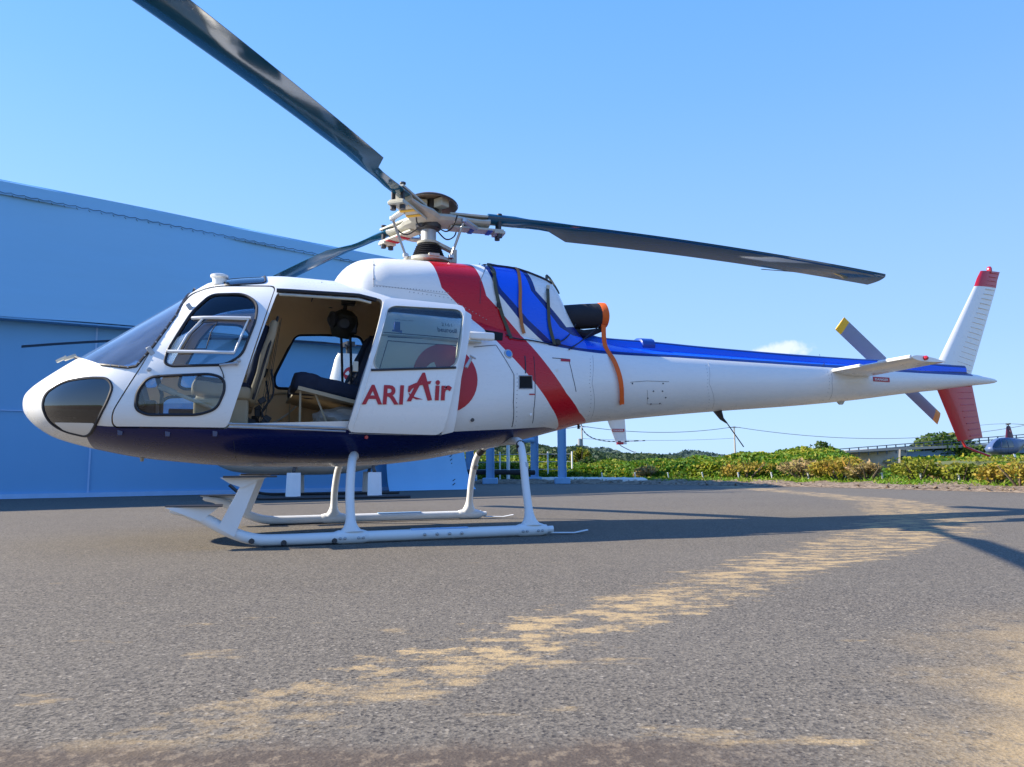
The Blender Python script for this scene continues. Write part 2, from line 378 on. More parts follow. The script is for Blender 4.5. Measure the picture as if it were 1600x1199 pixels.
# ------------------------------------------------------------------ GROUND
def ground_mats():
    m, g, b = new_mat('worn asphalt'); tc = g.add('ShaderNodeTexCoord'); o = tc.outputs['Object']
    sp = g.add('ShaderNodeSeparateXYZ'); g.put(o, sp.inputs[0]); X, Y = sp.outputs[0], sp.outputs[1]
    v1 = g.add('ShaderNodeTexVoronoi', i_Scale=130.0); g.put(o, v1.inputs['Vector'])
    v2 = g.add('ShaderNodeTexVoronoi', i_Scale=60.0); g.put(o, v2.inputs['Vector'])
    fine = g.noise(o, 120, 4, .75); med = g.noise(o, 5, 5, .65); big = g.noise(g.scale(o, .5, 1, 1), .6, 3)
    cr = g.add('ShaderNodeValToRGB'); g.put(g.m('ADD', g.m('MULTIPLY', v1.outputs['Color'], .45), g.m('MULTIPLY', fine, .55)), cr.inputs[0])
    e = cr.color_ramp.elements; e[0].position = .30; e[0].color = (.058, .051, .042, 1); e[1].position = .74; e[1].color = (.240, .206, .158, 1)
    base = g.mix(g.m('MULTIPLY', g.step(big, .35, .7), .35), cr.outputs[0], (.178, .156, .124, 1))
    base = g.mix(g.m('MULTIPLY', g.step(med, .45, .7), .28), base, (.10, .089, .075, 1))
    pit = g.m('MULTIPLY', g.step(g.noise(o, 34, 4, .75), .40, .30), g.step(v2.outputs['Distance'], .25, .6))
    pit = g.m('MAXIMUM', g.m('MULTIPLY', g.step(g.noise(o, 52, 4, .85), .45, .39), .85), g.m('MULTIPLY', g.step(v2.outputs['Distance'], .22, .10), .55))
    base = g.mix(pit, base, (.035, .033, .034, 1))
    vs_ = g.add('ShaderNodeSeparateColor'); g.put(v2.outputs['Color'], vs_.inputs[0]); near_v = g.step(v2.outputs['Distance'], .40, .22)
    base = g.mix(g.m('MULTIPLY', g.m('GREATER_THAN', vs_.outputs[0], .86), g.m('MULTIPLY', near_v, .85)), base, (.03, .027, .026, 1))
    base = g.mix(g.m('MULTIPLY', g.m('GREATER_THAN', vs_.outputs[1], .90), g.m('MULTIPLY', near_v, .6)), base, (.38, .33, .26, 1))
    # tan earth tracked over the asphalt by lug tyres: a curved trail
    trail = [(5.869, 11.696), (4.434, 8.098), (3.097, 5.954), (2.181, 4.932), (1.285, 3.997), (0.539, 3.065), (0.128, 2.641), (-0.189, 2.191), (-0.449, 1.901), (-0.641, 1.700), (-0.833, 1.539)]
    cx = g.curve(Y, [(p[1], p[0]) for p in trail])
    wob = g.m('MULTIPLY', g.m('SUBTRACT', g.noise(o, 1.1, 3), .5), .5)
    d = g.m('ABSOLUTE', g.m('ADD', g.m('SUBTRACT', X, cx), wob))
    wd = g.curve(Y, [(0, .25), (1.6, .34), (2.5, .46), (4.5, .70), (7, .9), (11, .9), (14, .6)])
    tm = g.m('SUBTRACT', 1.0, g.step(g.m('DIVIDE', d, wd), .35, 1.25))
    lugb = g.noise(g.scale(o, 2.9, 9.0, 1, rot=(0, 0, R(-12))), 1.5, 3, .6); luga = g.noise(g.scale(o, 3.6, 6.5, 1, rot=(0, 0, R(-18))), 1.6, 4, .66)
    lm = g.n.new('ShaderNodeMix'); lm.data_type = 'FLOAT'; g.put(g.step(Y, 2.6, 4.6), lm.inputs[0]); g.put(luga, lm.inputs[2]); g.put(lugb, lm.inputs[3]); lug = lm.outputs[0]
    lug2 = g.noise(o, 9, 4, .7)
    dd = g.m('ADD', g.m('ADD', g.m('MULTIPLY', lug, .62), g.m('MULTIPLY', lug2, .22)), g.m('MULTIPLY', g.noise(o, 1.7, 3, .6), .16)); dd = g.m('ADD', dd, g.m('MULTIPLY', g.m('SUBTRACT', g.noise(o, 34, 4, .8), .5), .30))
    tmask = g.step(g.m('ADD', dd, g.m('MULTIPLY', tm, .22)), .675, .80)
    tmask = g.m('MULTIPLY', g.m('MULTIPLY', tmask, g.step(tm, .02, .25)), g.m('ADD', .35, g.m('MULTIPLY', g.step(Y, 1.6, 2.4), .65)))
    # loose earth at the near right corner and scattered patches
    cl = g.m('ADD', g.m('MULTIPLY', g.m('SUBTRACT', X, .90), .95), g.m('MULTIPLY', g.m('SUBTRACT', 2.1, Y), .55))
    corner = g.m('MULTIPLY', g.step(g.m('ADD', cl, g.m('MULTIPLY', g.noise(o, 3, 4), .9)), .48, 1.25), g.step(Y, 3.2, 2.0))
    spill = g.step(g.m('ADD', g.m('MULTIPLY', g.noise(g.scale(o, 1, 2.2, 1), 1.6, 5, .7), 1.0), g.m('MULTIPLY', g.step(Y, 4.5, 1.2), .1)), .66, .78)
    sand = g.m('MAXIMUM', tmask, g.m('MAXIMUM', g.m('MULTIPLY', corner, g.step(lug2, .32, .52)), g.m('MULTIPLY', spill, .75)))
    grit = g.step(g.noise(o, 130, 3, .7), .34, .52)
    sand = g.m('MULTIPLY', sand, g.m('ADD', .40, g.m('MULTIPLY', grit, .55)))
    base = g.mix(sand, base, (.46, .325, .160, 1))
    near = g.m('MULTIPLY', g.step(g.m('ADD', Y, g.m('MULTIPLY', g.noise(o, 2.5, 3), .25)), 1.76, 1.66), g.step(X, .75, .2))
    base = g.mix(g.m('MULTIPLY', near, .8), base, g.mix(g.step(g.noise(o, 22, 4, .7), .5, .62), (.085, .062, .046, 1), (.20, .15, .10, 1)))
    g.put(base, b.inputs['Base Color']); b.inputs['Roughness'].default_value = .88; b.inputs['Specular IOR Level'].default_value = .25
    bp = g.add('ShaderNodeBump', i_Strength=.22, i_Distance=.009)
    g.put(g.m('ADD', g.m('ADD', v1.outputs['Distance'], g.m('MULTIPLY', fine, 1.2)), g.m('MULTIPLY', pit, -1.2)), bp.inputs['Height']); g.put(bp, b.inputs['Normal'])
    M['asphalt'] = m
    m, g, b = new_mat('meadow'); tc = g.add('ShaderNodeTexCoord'); o = tc.outputs['Object']
    c = g.mix(g.step(g.noise(o, .15, 5), .4, .6), (.07, .11, .02, 1), (.16, .14, .05, 1))
    c = g.mix(g.m('MULTIPLY', g.noise(o, 12, 4), .6), c, (.03, .05, .01, 1)); g.put(c, b.inputs['Base Color']); b.inputs['Roughness'].default_value = 1
    M['meadow'] = m
    m, g, b = new_mat('bare soil'); tc = g.add('ShaderNodeTexCoord'); o = tc.outputs['Object']
    c = g.mix(g.step(g.noise(o, 9, 5, .7), .35, .65), (.10, .065, .04, 1), (.32, .24, .16, 1)); g.put(c, b.inputs['Base Color']); b.inputs['Roughness'].default_value = 1
    bp = g.add('ShaderNodeBump', i_Strength=1, i_Distance=.05); g.put(g.noise(o, 14, 5, .7), bp.inputs['Height']); g.put(bp, b.inputs['Normal'])
    M['soil'] = m
ground_mats()
b = MB(); b.add([(-2500, -2500, -.03), (2500, -2500, -.03), (2500, 4000, -.03), (-2500, 4000, -.03)], [(0, 1, 2, 3)])
tag(b.build('ground', 'meadow'), None, None, kind='structure')
EDGE = [(-60, 34), (-20, 27.5), (-2.4, 25.2), (1.2, 24.4), (3.3, 23.3), (5.6, 21.2), (8.1, 18.4), (9.6, 15.2), (10.8, 12.2), (12.5, 8), (14, 2), (15, -20)]
b = MB(); b.add([(x, y, 0) for x, y in EDGE]+[(-60, -20, 0)], [tuple(range(len(EDGE)+1))])
tag(b.build('tarmac', 'asphalt'), None, None, kind='structure')
def strip(name, m, o0, o1, z0, z1, amp, seed, kind='structure'):
    E2 = densify(EDGE[2:-1], .25, False); rr = random.Random(seed); vs = []; n = len(E2); K = 6
    for i, p in enumerate(E2):
        a, c = Vector(E2[max(i-1, 0)]), Vector(E2[min(i+1, n-1)]); d = (c-a).normalized(); nn = Vector((-d.y, d.x))
        if nn.y < 0 and nn.x < 0: nn = -nn
        for k in range(K):
            t = k/(K-1); q = Vector(p)+nn*(o0+(o1-o0)*t+rr.uniform(-.06, .06))
            vs.append((q.x, q.y, z0+(z1-z0)*t+(rr.uniform(0, amp) if 0 < k else 0)))
    fs = [(i*K+k, i*K+k+1, (i+1)*K+k+1, (i+1)*K+k) for i in range(n-1) for k in range(K-1)]
    bb = MB(); bb.add(vs, fs); return tag(bb.build(name, m), None, None, kind=kind)
strip('verge', 'soil', -.12, 1.6, .004, .07, .09, 3)

# ------------------------------------------------------------------ HANGAR
def hangar():
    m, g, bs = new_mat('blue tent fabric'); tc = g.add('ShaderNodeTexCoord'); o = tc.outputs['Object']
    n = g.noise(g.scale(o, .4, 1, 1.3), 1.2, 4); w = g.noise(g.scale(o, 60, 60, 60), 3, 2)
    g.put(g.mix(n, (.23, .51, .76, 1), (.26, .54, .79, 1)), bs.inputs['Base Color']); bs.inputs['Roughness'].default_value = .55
    bp = g.add('ShaderNodeBump', i_Strength=.35, i_Distance=.08); g.put(g.m('ADD', g.noise(g.scale(o, .25, 1, .8), 1.5, 3), g.m('MULTIPLY', w, .02)), bp.inputs['Height']); g.put(bp, bs.inputs['Normal'])
    M['fabric'] = m
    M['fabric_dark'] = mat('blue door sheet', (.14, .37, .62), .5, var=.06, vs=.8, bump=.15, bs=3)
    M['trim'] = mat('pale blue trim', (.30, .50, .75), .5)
    M['groove'] = mat('grey seam', (.08, .16, .28), .7)
    p0 = Vector((-10.1, 14.2, 0)); p1 = Vector((-1.95, 18.85, 0)); d = (p1-p0).normalized(); ang = math.atan2(d.y, d.x)
    h = thing('hangar', 'large blue fabric tent hangar with a laced roof edge behind the helicopter', 'hangar', p0, ang)
    Lw = (p1-p0).length; x0 = -22; D = 16
    # local: x along the front, y away, z up.  lower wall
    xs = [x0, -16, -12.4, -8.6, -4.9, 1.55-3.0, 1.72, 5.0, 8.2]
    for i in range(len(xs)-1):
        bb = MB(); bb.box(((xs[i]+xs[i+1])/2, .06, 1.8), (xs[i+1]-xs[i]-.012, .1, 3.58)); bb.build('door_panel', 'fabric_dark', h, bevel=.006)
    for x in xs[1:-1]:
        bb = MB(); bb.box((x, -.005, 1.8), (.035, .03, 3.5)); bb.build('panel_joint', 'trim', h)
    bb = MB(); bb.box(((x0+8.2)/2, -.02, 1.72), (8.2-x0, .012, .02)); bb.build('rail', 'trim', h)
    bb = MB(); bb.box(((x0+8.2)/2, -.02, .05), (8.2-x0, .05, .09)); bb.build('base_rail', 'trim', h)
    # upper fabric wall, standing proud, gently wavy lower hem
    nx, nz = 90, 14; vs = []; x1 = Lw+.3
    for i in range(nx):
        x = x0+(x1-x0)*i/(nx-1)
        for k in range(nz):
            t = k/(nz-1); z = 3.52+((6.27-.06*x)-3.52)*t
            y = -.30+.03*math.sin(x*1.1+t*2)+.02*math.sin(x*2.7)*(1-t)+.10*t
            vs.append((x, y, z+(0.02*math.sin(x*.8) if k == 0 else 0)))
    fs = [(i*nz+k, (i+1)*nz+k, (i+1)*nz+k+1, i*nz+k+1) for i in range(nx-1) for k in range(nz-1)]
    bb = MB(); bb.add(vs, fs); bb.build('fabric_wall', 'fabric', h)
    bb = MB(); bb.box(((x0+x1)/2, -.12, 3.50), (x1-x0, .34, .03)); bb.build('header_beam', 'fabric_dark', h)
    # roof cover: rolled edge lying over the wall, laced on
    nv = 12; vs = []
    for i in range(nx):
        x = x0+(x1-x0)*i/(nx-1)
        for k in range(nv):
            t = k/(nv-1)
            K_ = 6.29-.06*x-6.19
            if t < .45: y, z = -.225-.02*math.sin(x*3), 5.86+K_+.33*t/.45
            else:
                q = (t-.45)/.55; y, z = -.21+q*D, 6.19+K_+.012*math.sin(x*3.1)+.9*math.sin(q*math.pi)
            vs.append((x, y, z))
    fs = [(i*nv+k, (i+1)*nv+k, (i+1)*nv+k+1, i*nv+k+1) for i in range(nx-1) for k in range(nv-1)]
    bb = MB(); bb.add(vs, fs); bb.build('roof', 'fabric', h)
    bb = MB(); x = -1.2
    lace = []
    while x < x1-.1:
        zk = .10-.06*x; bb.tube([(x, -.262, 5.895+zk), (x+.10, -.27, 5.87+zk)], .006, 5); bb.tube([(x, -.262, 5.87+zk), (x+.03, -.27, 5.83+zk)], .005, 4)
        bb.tube([(x+.10, -.27, 5.87+zk), (x+.22, -.262, 5.895+zk)], .006, 4); x += .22
    lc = bb.build('roof_lacing', 'line', h); lc['kind'] = 'stuff'
    # far gable, back, and the loose skirt at the right-hand corner
    bb = MB(); bb.add([(x1, -.2, 0), (x1, D, 0), (x1, D, 5.7), (x1, -.2, 5.7)], [(0, 1, 2, 3)])
    bb.add([(x0, D, 0), (x1, D, 0), (x1, D, 6.2), (x0, D, 6.2)], [(0, 1, 2, 3)])
    bb.build('rear_wall', 'fabric', h)
    vs = []; K = 12
    for i in range(K):
        t = i/(K-1); x = 7.9+t*(x1-7.9+.25)
        for z, q in ((2.2, 0), (1.0, .05), (.5, .12), (.2, .2), (0.01, .32)):
            xx = x+(q*.8 if t > .9 else 0); vs.append((xx, -.35-q-.03*math.sin(i*1.7), z))
    fs = [(i*5+k, (i+1)*5+k, (i+1)*5+k+1, i*5+k+1) for i in range(K-1) for k in range(4)]
    bb = MB(); bb.add(vs, fs); bb.build('skirt', 'fabric', h)
    bb = MB()
    for i in range(9): bb.tube([(x1-.12, -.42-(.2 if i < 2 else .02), .12+i*.1), (x1-.06, -.44-(.2 if i < 2 else .02), .17+i*.1)], .01, 4)
    bb.build('skirt_lacing', 'line', h)['kind'] = 'stuff'
hangar()

# ------------------------------------------------------------------ THE HELICOPTER
HX, HY, TH = -.80, 6.92, R(21)
heli = thing('helicopter', 'white helicopter on skids with red, blue and navy stripes, cabin door slid open', 'helicopter', (HX, HY, 0), TH)

def paint_mat():
    m, g, b = new_mat('striped helicopter paint'); tc = g.add('ShaderNodeTexCoord'); o = tc.outputs['Object']
    sp = g.add('ShaderNodeSeparateXYZ'); g.put(o, sp.inputs[0]); U, Z = sp.outputs[0], sp.outputs[2]
    gt = lambda a, c: g.m('GREATER_THAN', a, c)
    n = g.noise(o, 4, 4); n2 = g.noise(g.scale(o, 3, 3, 12), 2, 5, .7)
    white = g.mix(n, (.80, .80, .775, 1), (.76, .765, .75, 1))
    white = g.mix(g.m('MULTIPLY', g.step(n2, .55, .8), .10), white, (.45, .42, .38, 1))
    def curve_u(pts): return g.curve(Z, [(z, u) for u, z in pts])
    def curve_z(pts): return g.curve(U, pts)
    rl = curve_u([(-0.121, 2.552), (-0.031, 2.139), (0.259, 1.856), (0.519, 1.588), (0.806, 1.317), (1.006, 1.117), (1.229, 0.943)])
    rr_ = curve_u([(0.281, 2.566), (0.386, 2.096), (0.701, 1.785), (0.931, 1.523), (1.184, 1.243), (1.402, 1.081), (1.651, 0.982)])
    red = g.m('MULTIPLY', gt(U, rl), g.m('SUBTRACT', 1.0, gt(U, rr_)))
    lo = curve_z([(0.393, 2.576), (0.484, 2.155), (0.716, 1.906), (0.907, 1.762), (1.020, 1.691), (1.350, 1.674), (1.646, 1.669), (2.552, 1.690), (4.279, 1.684), (5.150, 1.679), (6.228, 1.682), (7.141, 1.692)])
    li = curve_z([(0.492, 2.579), (0.520, 2.191), (0.804, 1.914), (1.065, 1.728), (1.358, 1.702), (1.662, 1.706), (2.577, 1.723), (4.316, 1.720), (5.202, 1.725), (6.265, 1.719), (7.243, 1.747)])
    ho = curve_z([(0.865, 2.589), (0.915, 2.212), (1.246, 1.890), (1.604, 1.960)])
    hi = curve_z([(0.796, 2.576), (0.861, 2.203), (1.167, 1.880), (1.325, 1.818)])
    sky_ = 2.9
    ho = g.m('MAXIMUM', ho, g.m('MULTIPLY', gt(U, 1.40), sky_)); 
    top = curve_z([(1.554, 1.913), (1.846, 1.864), (2.417, 1.855), (3.061, 1.834), (4.283, 1.808), (5.241, 1.808), (5.960, 1.818), (6.719, 1.795), (7.117, 1.796)])
    hi = g.m('ADD', g.m('MULTIPLY', hi, g.m('LESS_THAN', U, 1.50)), g.m('MULTIPLY', top, g.m('SUBTRACT', 1.0, g.m('LESS_THAN', U, 1.50))))
    dark = g.m('MULTIPLY', gt(Z, lo), g.m('SUBTRACT', 1.0, gt(Z, ho)))
    light = g.m('MULTIPLY', gt(Z, li), g.m('SUBTRACT', 1.0, gt(Z, hi)))
    dark = g.m('MULTIPLY', dark, g.m('LESS_THAN', U, 7.22))
    dark = g.m('MULTIPLY', dark, gt(U, .42)); light = g.m('MULTIPLY', light, dark)
    nz = curve_z([(-2.727, 0.889), (-2.552, 0.873), (-1.772, 0.866), (-1.318, 0.871), (-0.885, 0.862), (0.035, 0.862), (0.630, 0.901), (1.023, 0.933), (1.220, 0.927)])
    nv_ = g.m('MULTIPLY', g.m('MULTIPLY', g.m('LESS_THAN', Z, nz), gt(U, -2.72)), g.m('LESS_THAN', U, 1.25))
    chin = g.m('LESS_THAN', Z, g.m('ADD', .86, g.m('MULTIPLY', g.m('ADD', U, 2.72), -.5)))
    c = g.mix(red, white, (.52, .003, .012, 1)); c = g.mix(dark, c, (.004, .02, .17, 1)); c = g.mix(light, c, (.003, .11, .82, 1))
    c = g.mix(nv_, c, (.0045, .010, .085, 1))
    g.put(c, b.inputs['Base Color'])
    g.put(g.m('ADD', .22, g.m('MULTIPLY', n2, .12)), b.inputs['Roughness']); b.inputs['Coat Weight'].default_value = .20; b.inputs['Specular IOR Level'].default_value = .3; b.inputs['Coat Roughness'].default_value = .05
    bp = g.add('ShaderNodeBump', i_Strength=.05, i_Distance=.02); g.put(g.noise(o, 3.2, 2), bp.inputs['Height']); g.put(bp, b.inputs['Normal'])
    g.put(bp, b.inputs['Coat Normal'])
    return m
M['paint'] = paint_mat()

US = sorted(set([round(x, 4) for x in [-3.25, -3.235, -3.22, -3.2, -3.17]+span(-3.14, 1.7, 98)+span(1.74, 7.6, 60)+[7.68, 7.74]]))
outer = loft(HULL, US, 64); outer.materials.append(M['paint'])
cav = loft(HULL, [u for u in span(-2.86, -.25, 54)], 48, dh=.05, zb_min=.86); cav.materials.append(M['beige'])
shell = boolean(outer, cav)
gl_o = loft(HULL, [u for u in US if u < .3], 64, dh=.006); gl_i = loft(HULL, [u for u in US if u < .25 and u > -3.2], 64, dh=.012)
gshell = boolean(gl_o, gl_i)
def hull_top(u, v):
    a, c_ = sec(HULL, u)[3], sec(HULL, u)[1]
    for _ in range(24):
        m_ = (a+c_)/2
        if SB(u, m_) > v: a = m_
        else: c_ = m_
    return a
# --- openings
sill = [(-2.622, 1.326), (-2.441, 1.301), (-2.386, 1.311)]
pil = [(-2.281, 1.473), (-2.147, 1.732), (-2.054, 2.089)]
ws = [(-3.4, 1.40), [(-2.902, 1.448)][0]] + sill + pil + [(-2.03, 2.09), (-2.06, 2.6), (-3.4, 2.6)]
FD = smooth_poly([(-2.521, 0.868), (-2.523, 0.967), (-2.346, 1.311), (-2.199, 1.652), (-2.052, 1.950), (-1.862, 2.004), (-1.430, 2.017), (-1.750, 0.861)], .05)
FDb = smooth_poly([(-2.531, 0.860), (-2.534, 0.967), (-2.355, 1.316), (-2.209, 1.658), (-2.066, 1.977), (-1.868, 2.021), (-1.419, 2.033), (-1.741, 0.852)], .05)
OP = smooth_poly([[(-1.412, 1.970)][0], (-.56, 1.985), (-.79, .93), [(-1.742, 0.894)][0]], .05)
W1 = smooth_poly([(-2.196, 1.336), (-2.181, 1.436), (-2.033, 1.759), (-1.904, 1.919), (-1.661, 1.931), (-1.565, 1.849), (-1.573, 1.702), (-1.666, 1.409), (-1.780, 1.331), (-2.147, 1.312)], .06)
W2 = smooth_poly([(-2.375, 0.994), (-2.368, 1.124), (-2.297, 1.229), (-2.195, 1.239), (-1.874, 1.260), (-1.785, 1.229), (-1.777, 1.134), (-1.830, 1.000), (-1.950, 0.956), (-2.301, 0.953)], .05)
FW = smooth_poly([(-1.326, 1.354), (-1.341, 1.462), (-1.156, 1.878), (-0.906, 1.893), (-0.518, 1.895), (-0.415, 1.698), (-0.508, 1.361)], .06)
def both(me, poly, near=True, far=True):
    if near: me = boolean(me, cutter(poly, .02, 1.3))
    if far: me = boolean(me, cutter(poly, -1.3, -.02))
    return me
shell = boolean(shell, cutter(ws, -1.3, 1.3))
shell = boolean(shell, cutter(FDb, .3, 1.3))
shell = boolean(shell, cutter(OP, .3, 1.3))
shell = both(shell, W1, False, True); shell = both(shell, W2, False, True)
shell = boolean(shell, cutter(FW, -1.3, -.3))
RW = smooth_poly([(-1.86, .16), (-1.50, .16), (-1.50, .58), (-1.80, .56)], .05)
roofglass = []
for sd in (1, -1):
    k_ = MB(); k_.prism([L(u, sd*v, 1.95) for u, v in RW], (0, 0, .6)); shell = boolean(shell, k_.mesh('cut'))
    k_ = MB(); k_.prism([L(u, sd*v, 1.95) for u, v in RW], (0, 0, .6)); roofglass.append(boolean(gshell.copy(), k_.mesh('cut'), 'INTERSECT'))
fus = obj('fuselage', shell, None, heli)
# windshield
wsm = boolean(gshell.copy(), cutter(ws, -1.3, 1.3), 'INTERSECT'); wsh = obj('windshield', wsm, 'windshield', heli)
def on_hull(line, side=1, off=.0, fn=SB): return [L(u, side*(fn(u, z)+off), z) for u, z in line]
edge = [(-2.875, 1.432)]+sill+pil
for sd in (1, -1):
    bb = MB(); e2 = densify(sill[:1]+sill[1:]+pil, .03, False); pts = on_hull(e2, sd, .003)
    front = [L(-2.905, 0, 1.437), L(-2.87, sd*.25, 1.432)]+[L(sill[0][0]-.05, sd*(SB(*sill[0])-.09), sill[0][1]+.012)]
    bb.tube(front+pts, .011, 6); bb.build('windshield_seal', 'black', wsh)
    bb = MB()
    for i in range(2, len(pts), 2): bb.lathe([(.007, 0), (.006, .006), (.0, .008)], pts[i]+Vector((0, -sd*.006, 0)), (0, -sd, .2), 6)
    bb.build('rivet', 'alu', wsh)['kind'] = 'stuff'
bb = MB(); cp = [L(u, 0, sec(HULL, u)[1]+.002) for u in span(-2.9, -2.03, 16)]; bb.tube(cp, (.012), 6); bb.build('centre_post', 'grey_white', wsh)
bb = MB(); bb.box(L(-2.93, .12, 1.445), (.09, .05, .02), Matrix.Rotation(R(-25), 3, 'Y')); bb.box(L(-2.985, .14, 1.425), (.08, .03, .02), Matrix.Rotation(R(-32), 3, 'Y')); bb.build('air_vent', 'grey_white', fus)
for sd, gm_ in zip((1, -1), roofglass):
    o_ = obj('roof_window', gm_, 'glass', heli); pp = [L(u, sd*v, hull_top(u, v)) for u, v in densify(RW, .03)]; pp.append(pp[0])
    bb = MB(); bb.tube(pp, .009, 6, caps=False); bb.build('window_seal', 'black', o_)
# front door
fdm = boolean(boolean(loft(HULL, [u for u in US if u < .5], 64), loft(HULL, [u for u in span(-3.1, .2, 60)], 64, dh=.045)), cutter(FD, .3, 1.3), 'INTERSECT')
fdm.materials.clear(); fdm.materials.append(M['paint'])
fdm = boolean(fdm, cutter(W1, .02, 1.3)); fdm = boolean(fdm, cutter(W2, .02, 1.3))
fdoor = obj('front_door', fdm, None, heli)
def pane(name, poly, m, parent, side):
    c = cutter(poly, .02, 1.3) if side > 0 else cutter(poly, -1.3, -.02)
    o = obj(name, boolean(gshell.copy(), c, 'INTERSECT'), m, parent); return o
def rim(poly, parent, side=1, w=.022, fn=SB, off=0, m='black', name='window_seal'):
    pts = densify(poly, .03); pp = on_hull(pts, side, off, fn); pp.append(pp[0]); pp.append(pp[1])
    bb = MB(); bb.tube(pp, w/2, 6, caps=False); return bb.build(name, m, parent)
p1 = pane('window', W1, 'glass', fdoor, 1); rim(W1, fdoor); p2 = pane('window', W2, 'glass', fdoor, 1); rim(W2, fdoor)
for poly in (W1, W2, FW):
    p = pane('cabin_window', poly, 'glass', heli, -1); rim(poly, p, -1)
    rim(poly, p, -1, off=-.05, w=.03)
# sliding vent window frame in the front door
VF = [(-2.114, 1.421), (-2.052, 1.559), (-1.947, 1.698), (-1.628, 1.699), (-1.721, 1.426)]
vf = densify(VF, .04); pp = on_hull(vf, 1, .004); pp.append(pp[0]); bb = MB(); bb.tube(pp, (.008), 6, caps=False)
bb.tube(on_hull(densify([(-2.180, 1.426), (-1.721, 1.426)], .04, False), 1, .006), .013, 6); bb.tube(on_hull(densify([(-2.029, 1.700), (-1.610, 1.711)], .04, False), 1, .006), .013, 6)
bb.build('vent_window_frame', 'white_flat', fdoor)
VF2 = [(-2.076, 1.441), (-2.021, 1.570), (-1.945, 1.660), (-1.846, 1.668), (-1.888, 1.582), (-1.917, 1.449)]
bb = MB(); pp = on_hull(densify(VF2, .04), 1, .008); pp.append(pp[0]); bb.tube(pp, .004, 5, caps=False); bb.build('vent_pane_edge', 'black', fdoor)
# door handle, pins, hinges
hz = [(-1.820, 1.325), (-1.700, 1.343)]
bb = MB(); bb.tube([L(u, SB(u, z)+.028, z) for u, z in hz], [.008, .011], 8); bb.tube([L(hz[1][0], SB(*hz[1])-.01, hz[1][1]), L(hz[1][0], SB(*hz[1])+.03, hz[1][1])], .013, 8); bb.build('door_handle', 'alu', fdoor)
for q in [(-1.687, 1.368), (-2.297, 1.286)]:
    bb = MB(); bb.lathe([(.016, -.004), (.016, .008), (.008, .012)], L(q[0], SB(*q), q[1]), (0, -1, 0), 10); bb.build('latch_button', 'alu', fdoor)
bb = MB(); q = spline([L(u, SB(u, z)+.012, z) for u, z in [(-1.819, 1.320), (-1.796, 1.272), (-1.785, 1.229)]]); bb.tube(q, .004, 5); bb.build('pull_cord', 'black', fdoor)
for q in ([(-2.050, 1.797), (-2.074, 1.750)][:], [(-2.295, 1.426), (-2.325, 1.366)][:]):
    bb = MB(); bb.box(L(q[0][0], SB(*q[0])+.008, q[0][1]), (.035, .02, .075), Matrix.Rotation(R(-35), 3, 'Y')); bb.build('hinge', 'alu', fdoor, bevel=.004)
for px in [(-2.477, 0.833), (-2.156, 0.823), (-1.833, 0.824)]:
    bb = MB(); bb.box(L(px[0], SB(*px)+.002, px[1]), (.035, .018, .05)); bb.build('sill_bracket', 'navy', fus, bevel=.004)
# sliding door track fairing and sill
bb = MB(); bb.tube(on_hull(densify([(-1.421, 1.976), (-1.082, 1.982), (-0.768, 1.990), (-0.621, 1.960)], .05, False), 1, .012), .018, 8); bb.build('door_track', 'black', fus)
bb = MB(); bb.tube(on_hull(densify([(-1.403, 1.938), (-1.085, 1.942), (-0.774, 1.948), (-0.670, 1.927)], .05, False), 1, .0), .011, 8); bb.build('door_jamb', 'grey_white', fus)
bb = MB(); l_ = densify([(-1.742, 0.894), (-1.319, 0.885), (-0.886, 0.872)], .05, False); bb.tube(on_hull(l_, 1, .006), .008, 6); bb.tube([p+Vector((0, -.004, -.025)) for p in on_hull(l_, 1, .006)], .007, 6); bb.build('door_sill', 'alu', fus)

# chin window: smoked pane in a black seal, pale lower part
CH = smooth_poly([(-3.023, 1.034), (-3.003, 1.124), (-2.880, 1.206), (-2.698, 1.228), (-2.574, 1.220), (-2.533, 1.157), (-2.561, 1.050), (-2.639, 0.883), (-2.705, 0.801), (-2.880, 0.845), (-2.981, 0.914)], .06)
patch('chin_window', CH, 'chin', heli, off=.004); chw = heli.children[-1]
patch('pale_lower_panel', smooth_poly([(-2.941, 0.908), (-2.646, 0.896), (-2.704, 0.805), (-2.870, 0.844)], .02), 'white_flat', heli, off=.006)
for o_ in heli.children:
    if o_.name.startswith('chin_window'): chw = o_
    if o_.name.startswith('pale_lower_panel'): plp = o_
plp.parent = chw
rim(CH, chw, 1, .022, off=.002)
patch('chin_lining', CH, 'dark_metal', fus, off=.0015)
CHf = CH
p = patch('chin_window', CHf, 'chin', heli, off=.004, side=-1); rim(CHf, p, -1, .022, off=.002)

# ---- cowling, spine, fins
cw = loft(COWL, sorted(set([-.93, -.915, -.895]+span(-.86, 1.5, 70))), 56); cav2 = loft(HULL, span(-2.0, -.27, 40), 48, dh=.045, zb_min=.9); cw.materials.append(M['paint']); cav2.materials.append(M['beige']); cowl = obj('engine_cowling', boolean(cw, cav2), None, heli)
SPT = [(u, 1.70, z, .10, 1.71, 2, 4.5) for u, z in [(1.30, 1.9)]+[(1.564, 1.937), (1.858, 1.894), (2.431, 1.886), (3.076, 1.866), (4.303, 1.842), (5.264, 1.835), (5.985, 1.846), (6.748, 1.832), (7.113, 1.831)]]
SPT = [(a[0], a[1], a[2], (.17, .13, .12, .115, .11, .10, .09, .085, .075, .06)[i], a[4], a[5], a[6]) for i, a in enumerate(SPT)]
obj('tail_shaft_cover', loft(SPT, span(1.30, SPT[-1][0], 60), 32), 'paint', heli)
bb = MB(); q = [(2.286, 1.882), (2.434, 1.883)]
